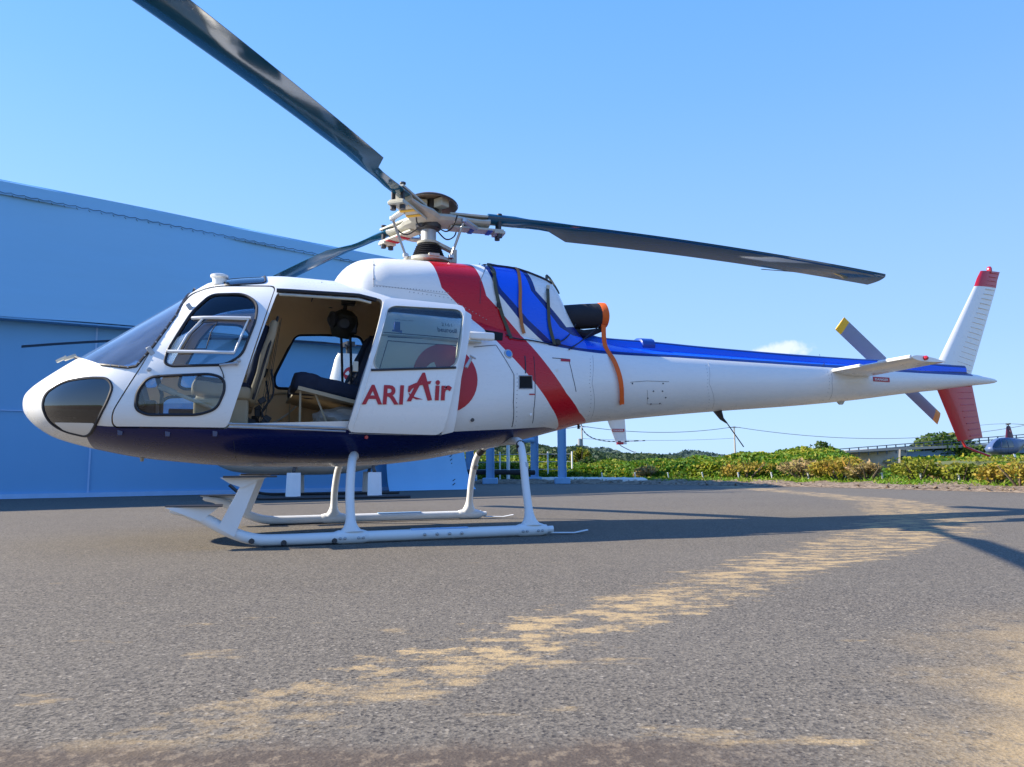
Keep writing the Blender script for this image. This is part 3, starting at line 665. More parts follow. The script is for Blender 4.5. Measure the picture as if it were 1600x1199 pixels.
bb.tube([L(q[0][0]-.02, 0, q[0][1]-.055), L(q[0][0], 0, q[0][1]-.05), L(q[1][0], 0, q[1][1]-.05), L(q[1][0]+.02, 0, q[1][1]-.06)], [(.08, .03), (.125, .085), (.125, .085), (.08, .03)], 16); bb.build('shaft_bearing_cover', 'blueband', heli)
def airfoil(le, te, th, n=7):    # closed ring of (point) from chord ends (Vector), thickness dir th (Vector)
    out = []
    prof = [(0, 0), (.04, .42), (.15, .82), (.35, 1.0), (.65, .7), (1, .08)]
    for t, h in prof: out.append(le+(te-le)*t+th*h)
    for t, h in prof[::-1][:-1]: out.append(le+(te-le)*t-th*h)
    return out
def wing(name, secs, m, parent):
    rings = [airfoil(*s_) for s_ in secs]; n = len(rings[0]); bb = MB()
    vs = [p for r_ in rings for p in r_]; fs = []
    for i in range(len(rings)-1):
        for k in range(n): fs.append((i*n+k, i*n+(k+1) % n, (i+1)*n+(k+1) % n, (i+1)*n+k))
    fs += [tuple(range(n))[::-1], tuple((len(rings)-1)*n+k for k in range(n))]; bb.add(vs, fs); return bb.build(name, m, parent)
fin = [(6.656, 1.830), (7.451, 2.914), (7.511, 3.024), (7.596, 3.137)]; fint = [(7.264, 1.722), (7.866, 2.922), (7.903, 3.031), (7.967, 3.153)]
ths = (.045, .033, .031, .028)
vfin = wing('vertical_fin', [(L(a[0], 0, a[1]), L(c_[0], 0, c_[1]), Vector((0, t, 0))) for a, c_, t in zip(fin[:2], fint[:2], ths[:2])], 'white', heli)
def finribs(a0, a1, c0, c1, n, m, parent, th):
    for i in range(n):
        t = (i+.5)/n; a = Vector(a0).lerp(Vector(a1), t); c_ = Vector(c0).lerp(Vector(c1), t)
        bb = MB(); p0 = a.lerp(c_, .45); p1 = a.lerp(c_, .93)
        for sd in (1, -1): bb.tube([L(p0.x, sd*(th*.93), p0.y), L(a.lerp(c_, .7).x, sd*(th*.66), a.lerp(c_, .7).y), L(p1.x, sd*(th*.22), p1.y)], .006, 6)
        bb.build('rib', m, parent)
finribs(fin[0], fin[1], fint[0], fint[1], 17, 'white', vfin, .040)
cap = wing('fin_cap', [(L(a[0], 0, a[1]), L(c_[0], 0, c_[1]), Vector((0, t, 0))) for a, c_, t in zip(fin[1:], fint[1:], (.034, .033, .022))], 'red', heli)
finribs(fin[1], fin[3], fint[1], fint[3], 4, 'red', cap, .03)
q = [(7.768, 3.143)][0]; bb = MB(); bb.lathe([(.03, -.02), (.034, 0), (.032, .045), (.02, .065), (0, .072)], L(q[0], 0, q[1]), n=14); bb.build('beacon', 'redlamp', heli)
lf = [(6.599, 1.582), (6.942, 0.855)]; lt = [(7.263, 1.605), (7.387, 0.907)]
lfin = wing('lower_fin', [(L(a[0], 0, a[1]), L(c_[0], 0, c_[1]), Vector((0, t, 0))) for a, c_, t in zip(lf, lt, (.045, .028))], 'red', heli)
finribs(lf[0], lf[1], lt[0], lt[1], 9, 'red', lfin, .036)
bb = MB(); bb.tube([L(u, 0, z) for u, z in [(6.983, 0.920), (7.061, 0.790), (7.262, 0.725), (7.490, 0.668)]], .016, 8); bb.build('tail_guard', 'red', heli)
q = [(6.026, 1.875), (6.102, 1.886), (6.406, 1.884), (6.828, 1.854)]; bb = MB(); bb.tube([L(q[0][0], .03, q[0][1]-.03), L(q[1][0], .03, q[1][1]-.03), L(q[2][0], .0, q[2][1]-.03), L(q[3][0], 0, q[3][1]-.04)], [.03, .055, .055, .03], 12); bb.build('gearbox_fairing', 'white', heli)
# horizontal stabiliser: two halves
def stab(sd):
    r0, r1 = (4.76, 1.625), (4.78, 1.70)
    le0, te0 = L(4.74, sd*.10, 1.64), L(5.30, sd*.10, 1.60); le1, te1 = L(4.74, sd*1.27, 1.655), L(5.22, sd*1.27, 1.625)
    o = wing('stabiliser', [(le0, te0, Vector((0, 0, .038))), (le1, te1, Vector((0, 0, .030)))], 'white', heli)
    bb = MB(); n0 = [L(4.735, sd*.22, 1.643), L(4.735, sd*.62, 1.649)]; n1 = [L(4.735, sd*.86, 1.652), L(4.735, sd*1.26, 1.657)]
    for a in (n0, n1): bb = MB(); bb.tube([a[0], a[1]], .02, 8); bb.build('leading_edge_strip', 'white_flat', o)
    q = L(4.92, sd*1.275, 1.65); bb = MB(); bb.lathe([(.026, -.01), (.024, .018), (.012, .032), (0, .035)], q, (0, -sd, 0), 12); bb.build('navigation_light', 'redlamp', o)
stab(1); stab(-1)
# tail rotor on the far side
trc = [(6.247, 1.776)][0]; tip1 = [(5.462, 2.350)][0]; tip2 = [(7.079, 1.166)][0]
tr = MB(); tr.lathe([(.05, 0), (.05, .20), (.03, .24)], L(trc[0], -.14, trc[1]), (0, 1, 0), 12); tr = tr.build('tail_rotor', 'alu', heli)
for tp in (tip1, tip2):
    d = Vector((tp[0]-trc[0], 0, tp[1]-trc[1])); ln = d.length; d.normalize(); nrm = Vector((d.z, 0, -d.x)); c_ = L(trc[0], -.36, trc[1])
    tilt = Vector((0, .02, 0))
    def bl(name, r0, r1, m):
        secs = [(c_+d*r-nrm*.10+tilt, c_+d*r+nrm*.10-tilt, Vector((0, .010, 0))) for r in (r0, r1)]
        return wing(name, secs, m, tr)
    bl('tail_rotor_blade', .14, ln-.10, 'grey'); bl('blade_tip', ln-.10, ln, 'yellow')
# whip aerial, small aerials, drain mast
a = [(3.279, 1.147), (3.344, 1.077), (3.401, 1.029), (3.612, 0.769)]
bb = MB(); bb.tube([L(a[0][0], 0, a[0][1]+.02), L(a[1][0]-.01, 0, a[1][1]), L(a[2][0], 0, a[2][1])], [(.07, .03), (.03, .02), .008], 10); bb.tube([L(a[2][0], 0, a[2][1]), L(a[3][0], 0, a[3][1])], .006, 6); bb.build('whip_aerial', 'dark_metal', heli)
a = [(4.943, 1.348), (5.131, 1.361), (5.065, 1.275), (5.026, 1.274)]; bb = MB(); bb.prism([L(u, .012, z) for u, z in a], (0, .024, 0)); bb.build('blade_aerial', 'grey_white', heli)
a = [(1.579, 0.988), (1.579, 0.942)][:]; bb = MB(); bb.tube([L(a[0][0], 0, a[0][1]+.02), L(a[1][0], 0, a[1][1])], .014, 8); bb.build('drain_pipe', 'black', heli)
a = [(-1.852, 2.091)][0]; bb = MB(); bb.lathe([(.05, -.05), (.055, 0), (.07, .012), (.07, .03), (.05, .038)], L(a[0], .45, a[1]), n=16); bb.build('roof_antenna', 'white', heli)
a = [(-2.786, 0.728)][0]; bb = MB(); a2 = [(-2.395, 0.656), (-2.375, 0.625)][:]; bb.lathe([(.02, 0), (.012, -.04)], L(a2[0][0], 0, a2[0][1]+.01), n=8); bb.build('belly_drain', 'grey_white', heli)

# panel lines, recesses, marks on the body (near side)
def line(px, w=.006, m='line', fn=SC, off=.0008, name='panel_line', parent=None): return seam(name, px, w, m, parent or fus, fn, off, 1, n=4, step=.03)
line([(0.584, 1.370), (0.577, 1.122), (0.620, 0.917)], .008); line([(0.584, 1.370), (0.426, 1.627), (0.326, 1.611), (0.197, 1.587)], .006)
line([(0.819, 1.556), (0.812, 1.306), (0.814, 1.078), (0.847, 0.959)], .007); line([(1.034, 1.564), (1.227, 1.570), (1.262, 1.398), (1.303, 1.263)], .007)
line([(0.719, 1.552), (0.716, 1.474), (0.709, 1.391)], .012)
line([(1.547, 1.639), (1.501, 1.354), (1.616, 1.034)], .003, 'greyline'); line([(2.986, 1.654), (2.951, 1.420), (3.135, 1.148)], .003, 'greyline'); line([(4.702, 1.665), (4.688, 1.489), (4.760, 1.287)], .004, 'greyline')
line([(-0.624, 2.125), (-0.316, 2.099), (0.026, 2.073)], .003, 'greyline'); line([(-0.593, 2.406), (-0.619, 2.254), (-0.624, 2.125)], .004, 'greyline', name='cowl_joint', parent=cowl)
line([(0.525, 2.570), (0.337, 2.236), (0.322, 2.019)], .005, name='cowl_joint', parent=cowl); line([(4.756, 1.868), (4.789, 1.786), (4.620, 1.694)], .006)
line([(1.969, 1.392), (2.164, 1.414), (2.439, 1.419)], .004); line([(-1.702, 0.769), (-1.683, 0.652), (-1.658, 0.594)], .004, name='belly_joint')
line([(2.178, 1.325), (2.219, 1.190), (2.412, 1.196)], .003)
bb = MB()
for q in [(2.258, 1.316), (2.369, 1.320), (2.205, 1.245), (2.425, 1.259), (2.267, 1.192), (2.377, 1.201), (1.993, 1.380), (2.368, 1.397)]: bb.lathe([(.008, -.002), (.008, .004)], L(q[0], SC(*q), q[1]), (0, -1, 0), 8)
bb.build('screw', 'line', fus)['kind'] = 'stuff'
bb = MB()
for i in range(26):
    t = i/25
    for (a, c_) in ([(-0.619, 2.113), (0.026, 2.096)],): 
        u = a[0]+(c_[0]-a[0])*t; z = a[1]+(c_[1]-a[1])*t; bb.lathe([(.005, -.002), (.005, .003)], L(u, SC(u, z), z), (0, -1, 0), 6)
for q in [(-0.606, 2.323), (-0.618, 2.178)]: bb.lathe([(.008, -.002), (.008, .004)], L(q[0], SC(*q), q[1]), (0, -1, 0), 6)
bb.build('rivet', 'greyline', cowl)['kind'] = 'stuff'
bb = MB()
for l_ in ([(1.502, 1.595), (1.468, 1.352), (1.548, 1.060)], [(2.942, 1.614), (2.929, 1.386), (3.044, 1.167)], [(4.647, 1.622), (4.650, 1.473), (4.656, 1.307)], [(0.618, 1.378), (0.611, 1.123), (0.651, 0.929)], [(-0.317, 2.076), (0.025, 2.049), (0.381, 1.877)]):
    d_ = densify(l_, .035, False)
    for q in d_: bb.lathe([(.0045, -.002), (.0045, .0025)], L(q[0], SC(*q), q[1]), (0, -1, 0), 5)
bb.build('rivet_row', 'greyline', fus)['kind'] = 'stuff'
patch('air_inlet', [(0.341, 1.770), (0.532, 1.760), (0.503, 1.679), (0.376, 1.671)], 'black_hole', fus, SC, .003)
VB = [(0.638, 1.362), (0.779, 1.373), (0.783, 1.258), (0.635, 1.248)]
patch('vent_recess', VB, 'black_hole', fus, SC, .002); seam('vent_frame', VB, .010, 'greyline', fus, SC, .002, closed=True)
q = [(0.541, 1.554)][0]; bb = MB(); bb.lathe([(.042, -.01), (.042, .006), (.034, .010)], L(q[0], SC(*q), q[1]), (.2, -1, .2), 20); fc_ = bb.build('fuel_cap', 'alu', fus)
bb = MB(); bb.lathe([(.030, .006), (.028, .013)], L(q[0], SC(*q), q[1]), (.2, -1, .2), 20); bb.build('fuel_cap_centre', 'bluelamp', fus)
q = [(0.182, 0.960)][0]; bb = MB(); bb.lathe([(.016, -.01), (.016, .01)], L(q[0], SC(*q), q[1]), (0, -1, 0), 10); bb.build('drain_plug', 'dark_metal', fus)
q = [(-0.716, 0.805)][0]; bb = MB(); bb.lathe([(.016, -.01), (.014, .02)], L(q[0], SC(*q), q[1]), (0, -1, 0), 8); bb.build('red_plug', 'red', fus)
patch('placard', [(1.134, 1.567), (1.251, 1.572), (1.246, 1.546), (1.129, 1.541)], 'redprint', fus, SC, .003)
patch('red_mark', [(0.747, 1.210), (0.812, 1.214), (0.812, 1.202), (0.747, 1.198)], 'redprint', fus, SC, .003)
bb = place_bm(text_bm('\u00d8', .08), 0, 0)
for q in [(0.789, 1.033), (1.072, 1.450)]: 
    k = MB(); k.lathe([(.014, -.002), (.014, .006)], L(q[0], SC(*q), q[1]), (0, -1, 0), 8); k.build('jacking_mark', 'line' if q[1] < 1 else 'white_flat', fus)
# blue "DANGER" tab on the tail
q = [(5.324, 1.530), (5.650, 1.559)][:]
def placard(poly, txt, fn, off, parent, side=1, flip=False):
    patch('placard', poly, 'redprint', parent, fn, off, side)
    us = [p[0] for p in poly]; zs = [p[1] for p in poly]; w = max(us)-min(us); h_ = max(zs)-min(zs)
    o = obj('lettering', conform(place_bm(text_bm(txt, .1, .02), min(us)+w*.1, min(zs)+h_*.22, width=w*.8, height=h_*.5), fn, off+.003, side), 'white_flat', parent, smooth=False); return o
u0, z0 = [(5.486, 1.567)][0]
placard([(u0-.14, z0-.025), (u0+.14, z0-.025), (u0+.14, z0+.03), (u0-.14, z0+.03)], 'DANGER', SC, .004, fus)
# disc emblem partly behind the door
LC = [(-0.074, 1.300)][0]; 
LR = [(0.215, 1.317)][0][0]-LC[0]
def disc_pts(c_, r, n=40): return [(c_[0]+r*math.cos(2*math.pi*k/n), c_[1]+r*math.sin(2*math.pi*k/n)) for k in range(n)]
patch('disc_emblem', disc_pts(LC, LR), 'redprint', fus, SC, .004)
def sw(c_, r, fl=1): # white wing shape inside the disc
    k = [(-.80, .0), (-.66, .22), (-.46, .40), (-.36, .44), (-.30, .30), (-.15, .0), (.05, -.35), (.10, -.70), (-.05, -.5), (-.2, -.25), (-.34, -.15), (-.50, -.14), (-.66, -.1)]
    return [(c_[0]+a*r*fl, c_[1]+b_*r) for a, b_ in k]
patch('emblem_wing', sw(LC, LR), 'white', fus, SC, .007)
# marks seen through the sliding door window
u0, z0 = [(-0.079, 1.760)][0]; obj('lettering', conform(place_bm(text_bm('2161', .1), u0, z0, width=[(0.020, 1.771)][0][0]-u0, height=.032), SC, .004), 'line', fus, smooth=False)
u0, z0 = [(-0.123, 1.700)][0]; obj('lettering', conform(place_bm(text_bm('beuroull', .1, .02), u0, z0, width=[(0.057, 1.712)][0][0]-u0, height=.045), SC, .004), 'line', fus, smooth=False)
u0, z0 = [(-0.489, 1.775)][0]; obj('lettering', conform(place_bm(text_bm('airworks 350', .1), u0, z0, width=.16, height=.012), SC, .004), 'line', fus, smooth=False)
bb = MB(); u0, z0 = [(-0.479, 1.711)][0]; bb.box(L(u0, SC(u0, z0)+.01, z0), (.05, .02, .085)); bb.box(L(u0, SC(u0, z0)+.008, z0-.04), (.085, .018, .028)); bb.build('door_latch_block', 'blueband', fus, bevel=.004)
line([(-0.594, 1.656), (-0.320, 1.654), (0.059, 1.652)], .008); line([(-0.559, 1.620), (-0.322, 1.625), (0.056, 1.628)], .010); line([(-0.561, 1.586), (-0.325, 1.580), (0.051, 1.586)], .008); line([(-0.561, 1.586), (-0.595, 1.476), (-0.632, 1.348)], .007)

# ---- main sliding door, slid aft on its rail
DP = [(-0.892, 0.839), (-0.800, 1.267), (-0.604, 1.888), (-0.551, 1.958), (-0.482, 1.985), (-0.019, 1.967), (0.124, 1.945), (0.100, 1.896), (-0.119, 0.822), (-0.866, 0.825)]
DPs = smooth_poly([DP[0], [(-0.571, 1.969)][0], DP[6], DP[8]], .075, 8)
DW = smooth_poly([(-0.706, 1.326), (-0.561, 1.891), (0.102, 1.903), (-0.019, 1.371)], .10, 8)
sd_ = MB()
def door_shell(poly, hole, off0, th):
    bm = poly_bm(poly); me = bpy.data.meshes.new('d'); bm.to_mesh(me); bm.free()
    o = MB().mesh('x')
    solid = MB(); solid.prism([L(u, 0, z) for u, z in poly], (0, -1.5, 0)); a = solid.mesh('a')
    fn = lambda u: (lambda s_: (s_[0], s_[1], s_[2], s_[3], s_[4], s_[5]))(sec(HULL, -.8))
    us = span(-1.1, .4, 34)
    so = loft(HULL, us, 64, dh=-(off0), fn=fn); si = loft(HULL, [u*1.02 for u in span(-1.2, .5, 34)], 64, dh=-(off0-th), fn=fn)
    r = boolean(boolean(so, si), cutter(poly, .3, 1.5), 'INTERSECT')
    if hole: r = boolean(r, cutter(hole, .3, 1.5))
    return r
sdm = door_shell(DPs, DW, .065, .035); sdoor = obj('sliding_door', sdm, 'white', heli)
gdm = door_shell(DW, None, .055, .006); obj('window', gdm, 'tint', sdoor)
rim(DW, sdoor, 1, .014, SD, 0, 'grey_white')
bb = MB(); bb.tube([L(u, SD(u, z)+.004, z) for u, z in densify([(-0.711, 1.326), (-0.019, 1.376)], .05, False)], .011, 6); bb.build('window_sill', 'dark_metal', sdoor)
fl = smooth_poly([(-0.120, 0.827), (0.011, 1.569), (0.104, 1.910), (0.168, 1.863), (0.152, 1.781), (0.034, 1.298), (-0.021, 0.849)], .012)
flm = door_shell(fl, None, .045, .02); obj('rear_flange', flm, 'white_flat', sdoor)
line([(-0.889, 0.859), (-0.780, 1.267), (-0.583, 1.889)], .006, 'greyline', SD, .002, 'edge_trim', sdoor); line([(-0.848, 0.840), (-0.740, 1.269), (-0.552, 1.879)], .010, 'white', SD, .006, 'edge_trim', sdoor)
line([(-0.866, 0.830), (-0.488, 0.824), (-0.120, 0.827)], .006, 'greyline', SD, .002, 'edge_trim', sdoor)
bb = MB(); q = [(0.075, 1.407), (0.117, 1.469), (0.034, 1.245)][:]
bb.tube([L(q[1][0], SD(*q[1])+.02, q[1][1]), L(q[0][0]-.01, SD(*q[0])+.02, q[0][1]-.03)], [.012, .015], 8); bb.tube([L(q[1][0]-.02, SD(*q[1])+.03, q[1][1]+.01), L(q[1][0]+.03, SD(*q[1])+.03, q[1][1]-.015)], .008, 6); bb.build('door_handle', 'alu', sdoor)
bb = MB(); q = [(-0.731, 1.295)][0]; bb.box(L(DP[0][0]+.06, SD(-.5, 1.35)-.01, 1.35), (.04, .03, .08)); bb.build('door_stop', 'grey_white', sdoor, bevel=.005)
bb = MB(); q = [(0.238, 1.651)][0]; bb.box(L(q[0]+.02, SC(*q)+.055, q[1]+.03), (.24, .05, .07)); bb.build('rail_end_box', 'white', fus, bevel=.015)
bb = MB(); q = [(0.135, 1.629)][0]; bb.tube([L(q[0]-.75, SC(q[0]-.3, q[1])+.02, q[1]+.0), L(q[0]+.12, SC(*q)+.03, q[1])], .015, 6); bb.build('door_rail', 'grey_white', fus)
# company name on the door
def dp(px): return px
tl = [(-0.782, 1.057), (-0.449, 1.085), (-0.589, 1.213), (-0.456, 1.223)]
w_ = tl[1][0]-tl[0][0]; hh = .155
obj('lettering', conform(place_bm(text_bm('ARI', 1, .022, .06), tl[0][0], tl[0][1]-.004, width=w_, height=hh, rise=.02), SD, .005), 'redprint', sdoor, smooth=False)
ir = [(-0.198, 1.102), (-0.054, 1.111), (-0.124, 1.277)]
obj('lettering', conform(place_bm(text_bm('ir', 1, .03, .06), ir[0][0], ir[0][1]-.002, width=ir[1][0]-ir[0][0], height=.165, rise=.02), SD, .005), 'redprint', sdoor, smooth=False)
bm = bmesh.new()
for poly in ([(-0.299, 1.322), (-0.278, 1.323), (-0.220, 1.101), (-0.257, 1.095), (-0.305, 1.249), (-0.392, 1.087), (-0.429, 1.086)], [(-0.414, 1.209), (-0.352, 1.237), (-0.225, 1.257), (-0.236, 1.231), (-0.326, 1.217), (-0.383, 1.190), (-0.404, 1.158), (-0.419, 1.163)], [(-0.414, 1.158), (-0.377, 1.128), (-0.293, 1.105), (-0.351, 1.103), (-0.403, 1.127)]):
    bm.faces.new([bm.verts.new((u, 0, z)) for u, z in poly])
bmesh.ops.triangulate(bm, faces=bm.faces)
obj('emblem_letter', conform(bm, SD, .0045), 'redprint', sdoor, smooth=False)

# ---- cabin interior
def cushion(c_, d, rot=None, m='seat', name='cushion', parent=None, pinch=.0):
    bm = bmesh.new(); bmesh.ops.create_cube(bm, size=1); bmesh.ops.subdivide_edges(bm, edges=bm.edges, cuts=5, use_grid_fill=True)
    for v in bm.verts:
        x, y, z = v.co*2
        k = 1-.10*(x*x*y*y); rz_ = 1-.28*(abs(x)**6+abs(y)**6)/2
        v.co = Vector((x*.5*k*(1-.04*z*z), y*.5*k*(1-.04*z*z), z*.5*rz_))
        v.co.x *= d[0]; v.co.y *= d[1]; v.co.z *= d[2]
        v.co.z += .006*math.sin(v.co.x*37+v.co.y*19)
    me = bpy.data.meshes.new(name); bm.to_mesh(me); bm.free()
    if rot is not None: me.transform(rot.to_4x4())
    me.transform(Matrix.Translation(c_)); o = obj(name, me, m, parent); o.data.set_sharp_from_angle(angle=R(80)); return o
rb = MB(); rb.tube([L(-1.21, .62, 1.20), L(-1.21, .62, .88)], .009, 6); rb.tube([L(-1.21, -.5, 1.20), L(-1.21, -.5, .88)], .009, 6)
rb.tube([L(-1.22, .66, 1.205), L(-.62, .66, 1.07)], .010, 6); rb.tube([L(-1.22, -.6, 1.205), L(-1.22, .66, 1.205)], .012, 6); rb.tube([L(-1.10, .62, 1.18), L(-.98, .62, .88)], .008, 6)
rb.box(L(-.93, 0, 1.135), (.62, 1.34, .03), Matrix.Rotation(R(13), 3, 'Y'))
bench = rb.build('rear_bench', 'beige_dark', heli)
rot = Matrix.Rotation(R(12), 3, 'Y')
cushion(L(-.92, .33, 1.215), (.66, .60, .14), rot, parent=bench); cushion(L(-.92, -.31, 1.215), (.66, .60, .14), rot, parent=bench)
cushion(L(-1.14, .34, 1.255), (.25, .58, .17), rot, parent=bench)
rb2 = Matrix.Rotation(R(-68), 3, 'Y')
cushion(L(-.585, .33, 1.50), (.66, .56, .13), rb2, name='backrest', parent=bench); cushion(L(-.585, -.31, 1.50), (.66, .56, .13), rb2, name='backrest', parent=bench)
cushion(L(-.56, .34, 1.49), (.72, .62, .06), rb2, 'beige_dark', 'seat_shell', bench)
def front_seat(vc, name='front_seat'):
    o = cushion(L(-1.78, vc, 1.17), (.50, .46, .11), Matrix.Rotation(R(8), 3, 'Y'), 'beige_dark', name, heli)
    cushion(L(-1.78, vc, 1.225), (.46, .42, .07), Matrix.Rotation(R(8), 3, 'Y'), parent=o)
    cushion(L(-1.50, vc, 1.42), (.74, .47, .07), Matrix.Rotation(R(-76), 3, 'Y'), 'beige_dark', 'backrest', o)
    cushion(L(-1.55, vc, 1.43), (.62, .40, .06), Matrix.Rotation(R(-76), 3, 'Y'), 'seat', 'cushion', o)
    bb = MB(); bb.box(L(-1.80, vc, .98), (.40, .40, .26)); bb.build('seat_base', 'beige_dark', o, bevel=.02)
    bb = MB(); e = .235
    bb.tube([L(-1.57, vc-e, 1.10), L(-1.47, vc-e, 1.5), L(-1.40, vc-e+.06, 1.78), L(-1.40, vc+e-.06, 1.78), L(-1.47, vc+e, 1.5), L(-1.57, vc+e, 1.10)], .012, 6); bb.build('seat_frame', 'black', o)
    bb = MB(); bb.ribbon([L(-1.37, vc-.08, 1.80), L(-1.44, vc-.08, 1.3), L(-1.5, vc-.1, .95)], .045, (1, 0, 0)); bb.ribbon([L(-1.37, vc+.1, 1.78), L(-1.42, vc+.12, 1.4), L(-1.47, vc+.16, 1.0)], .045, (1, 0, 0)); bb.build('harness', 'black', o)
    for (uu, dv, zz, w2) in ((-1.52, -.12, 1.02, .05), (-1.46, .05, .95, .06), (-1.50, .17, 1.10, .045), (-1.58, .0, .92, .07)):
        bb = MB(); bb.box(L(uu, vc+dv, zz), (w2, .03, w2*1.3), Matrix.Rotation(R(20+dv*200), 3, 'Y')); bb.build('buckle', 'black', o, bevel=.006)
    bb = MB(); bb.tube(spline([L(-1.44, vc+.2, 1.35), L(-1.42, vc+.22, 1.15), L(-1.50, vc+.2, 1.0), L(-1.42, vc+.18, .9)]), .009, 6); bb.build('seat_belt', 'black', o)
front_seat(.42); front_seat(-.42)
bb = MB(); bb.box(L(-2.52, -.1, 1.20), (.22, .62, .36), Matrix.Rotation(R(-16), 3, 'Y')); bb.box(L(-2.45, 0, .97), (.3, .3, .3)); bb.tube([L(-2.60, .32, 1.36), L(-2.62, 0, 1.43), L(-2.62, -.45, 1.36)], .045, 8); bb.build('instrument_panel', 'black', heli, bevel=.02)
bb = MB(); bb.box(L(-1.9, 0, .96), (.62, .16, .2)); bb.build('centre_console', 'dark_metal', heli, bevel=.01)
bb = MB(); bb.tube([L(-2.22, .66, .9), L(-2.22, .62, 1.12), L(-2.27, .60, 1.30)], [.016, .014, .02], 8); bb.build('cyclic_stick', 'black', heli)
bb = MB(); bb.tube([L(-1.75, .66, .98), L(-2.12, .68, 1.13)], .014, 8); bb.tube([L(-2.12, .68, 1.13), L(-2.24, .685, 1.18)], .024, 10); bb.build('collective_lever', 'grey_white', heli)
bb = MB(); bb.lathe([(.055, -.02), (.06, 0), (.055, .02), (.02, .02)], L(-2.40, .66, 1.23), (0, 1, 0), 16); bb.tube([L(-2.40, .66, 1.23), L(-2.42, .66, 1.32)], .02, 8); bb.tube(spline([L(-2.46, .66, 1.2), L(-2.46, .66, 1.08), L(-2.38, .66, 1.0), L(-2.33, .66, .9)]), .008, 6); bb.build('pedal_linkage', 'grey_white', heli)
bb = MB(); bb.box(L(-1.3, 0, .864), (2.1, 1.5, .006)); bb.build('cabin_floor', 'carpet', heli)
bb = MB(); bb.box(L(-.33, 0, 1.4), (.06, 1.45, 1.05)); bb.build('rear_bulkhead', 'beige', heli)
# ceiling joint, grab rail, reading lamps on the far lining
def cav_pt(u, z, v): return L(u, v, z)
bb = MB(); bb.tube([L(-1.62, -.76, 1.93), L(-1.2, -.78, 1.925), L(-.5, -.78, 1.90)], .016, 8); bb.build('grab_rail', 'beige_dark', heli)
bb = MB(); bb.tube([L(-1.05, .5, 2.12), L(-1.05, 0, 2.165), L(-1.05, -.45, 2.125), L(-1.05, -.68, 2.03), L(-1.05, -.8, 1.9)], .006, 5); bb.build('ceiling_joint', 'dark_metal', heli)
for k, du in enumerate((-.88, -.78)):
    bb = MB(); bb.lathe([(.035, 0), (.033, -.02), (.015, -.035)], L(du, -.1, 2.165), n=12); bb.build('air_nozzle', 'dark_metal', heli)
bb = MB(); bb.lathe([(.03, 0), (.025, -.02)], L(-.86, -.42, 2.12), n=10); bb.build('reading_lamp', 'dark_metal', heli)
for (a, z) in ((-1.12, 1.97), (-.62, 1.955)): bb = MB(); bb.box(L(a, -.775, z), (.16, .012, .022)); bb.build('label_strip', 'black', heli)
for (a, z) in ((-1.36, 1.68), (-1.42, 1.5)):
    bb = MB(); bb.box(L(a, -.855, z), (.025, .012, .09), Matrix.Rotation(R(20), 3, 'Y')); bb.build('label_strip', 'black', heli)
bb = MB(); bb.tube(spline([L(-1.62, -.84, 1.2), L(-1.5, -.86, 1.19), L(-1.42, -.87, 1.25), L(-1.30, -.87, 1.3), L(-1.1, -.87, 1.3)]), .012, 6); bb.build('lining_joint', 'beige_dark', heli)
bb = MB(); bb.tube(spline([L(-1.50, -.84, .98), L(-1.35, -.85, 1.0), L(-1.2, -.86, 1.10), L(-1.1, -.86, 1.2)]), .010, 6); bb.build('placard_arc', 'white_flat', heli)

# ---- rotor mast and hub (local, mast at u=0)
mast = MB(); mast.tube([(0, 0, 2.46), (0, 0, 2.92)], .075, 16); mast = mast.build('rotor_mast', 'alu', heli)
bb = MB(); pr = []
for i in range(13): pr.append((.15-.004*i+(.016 if i % 2 else 0), 2.56+.0105*i))
bb.lathe(pr, (0, 0, 0), n=24); bb.build('rubber_boot', 'black', mast)
bb = MB(); bb.lathe([(.18, 2.50), (.22, 2.515), (.22, 2.545), (.15, 2.56)], (0, 0, 0), n=24); bb.box((.0, 0, 2.545), (.46, .10, .025)); bb.box((0, 0, 2.545), (.10, .46, .025)); bb.build('swashplate', 'grey_white', mast)
bb = MB(); bb.lathe([(.17, 2.47), (.19, 2.485), (.17, 2.5)], (0, 0, 0), n=24); bb.build('lower_ring', 'dark_metal', mast)
bb = MB(); bb.lathe([(.11, 2.70), (.115, 2.72), (.08, 2.725)], (0, 0, 0), n=20); bb.box((.14, -.02, 2.69), (.22, .07, .03), Matrix.Rotation(R(22), 3, 'Y')); bb.box((.245, -.02, 2.60), (.05, .07, .13)); bb.build('scissor_link', 'grey_white', mast)
HZ = 2.95
hub = MB(); hub.lathe([(.08, 2.84), (.12, 2.86), (.13, 2.93), (.11, 2.95)], (0, 0, 0), n=20); hub = hub.build('rotor_hub', 'dark_metal', heli)
AZ = [R(16-21), R(134-21), R(254-21)]
BANDS = ['blueband', 'redprint', 'yellow']
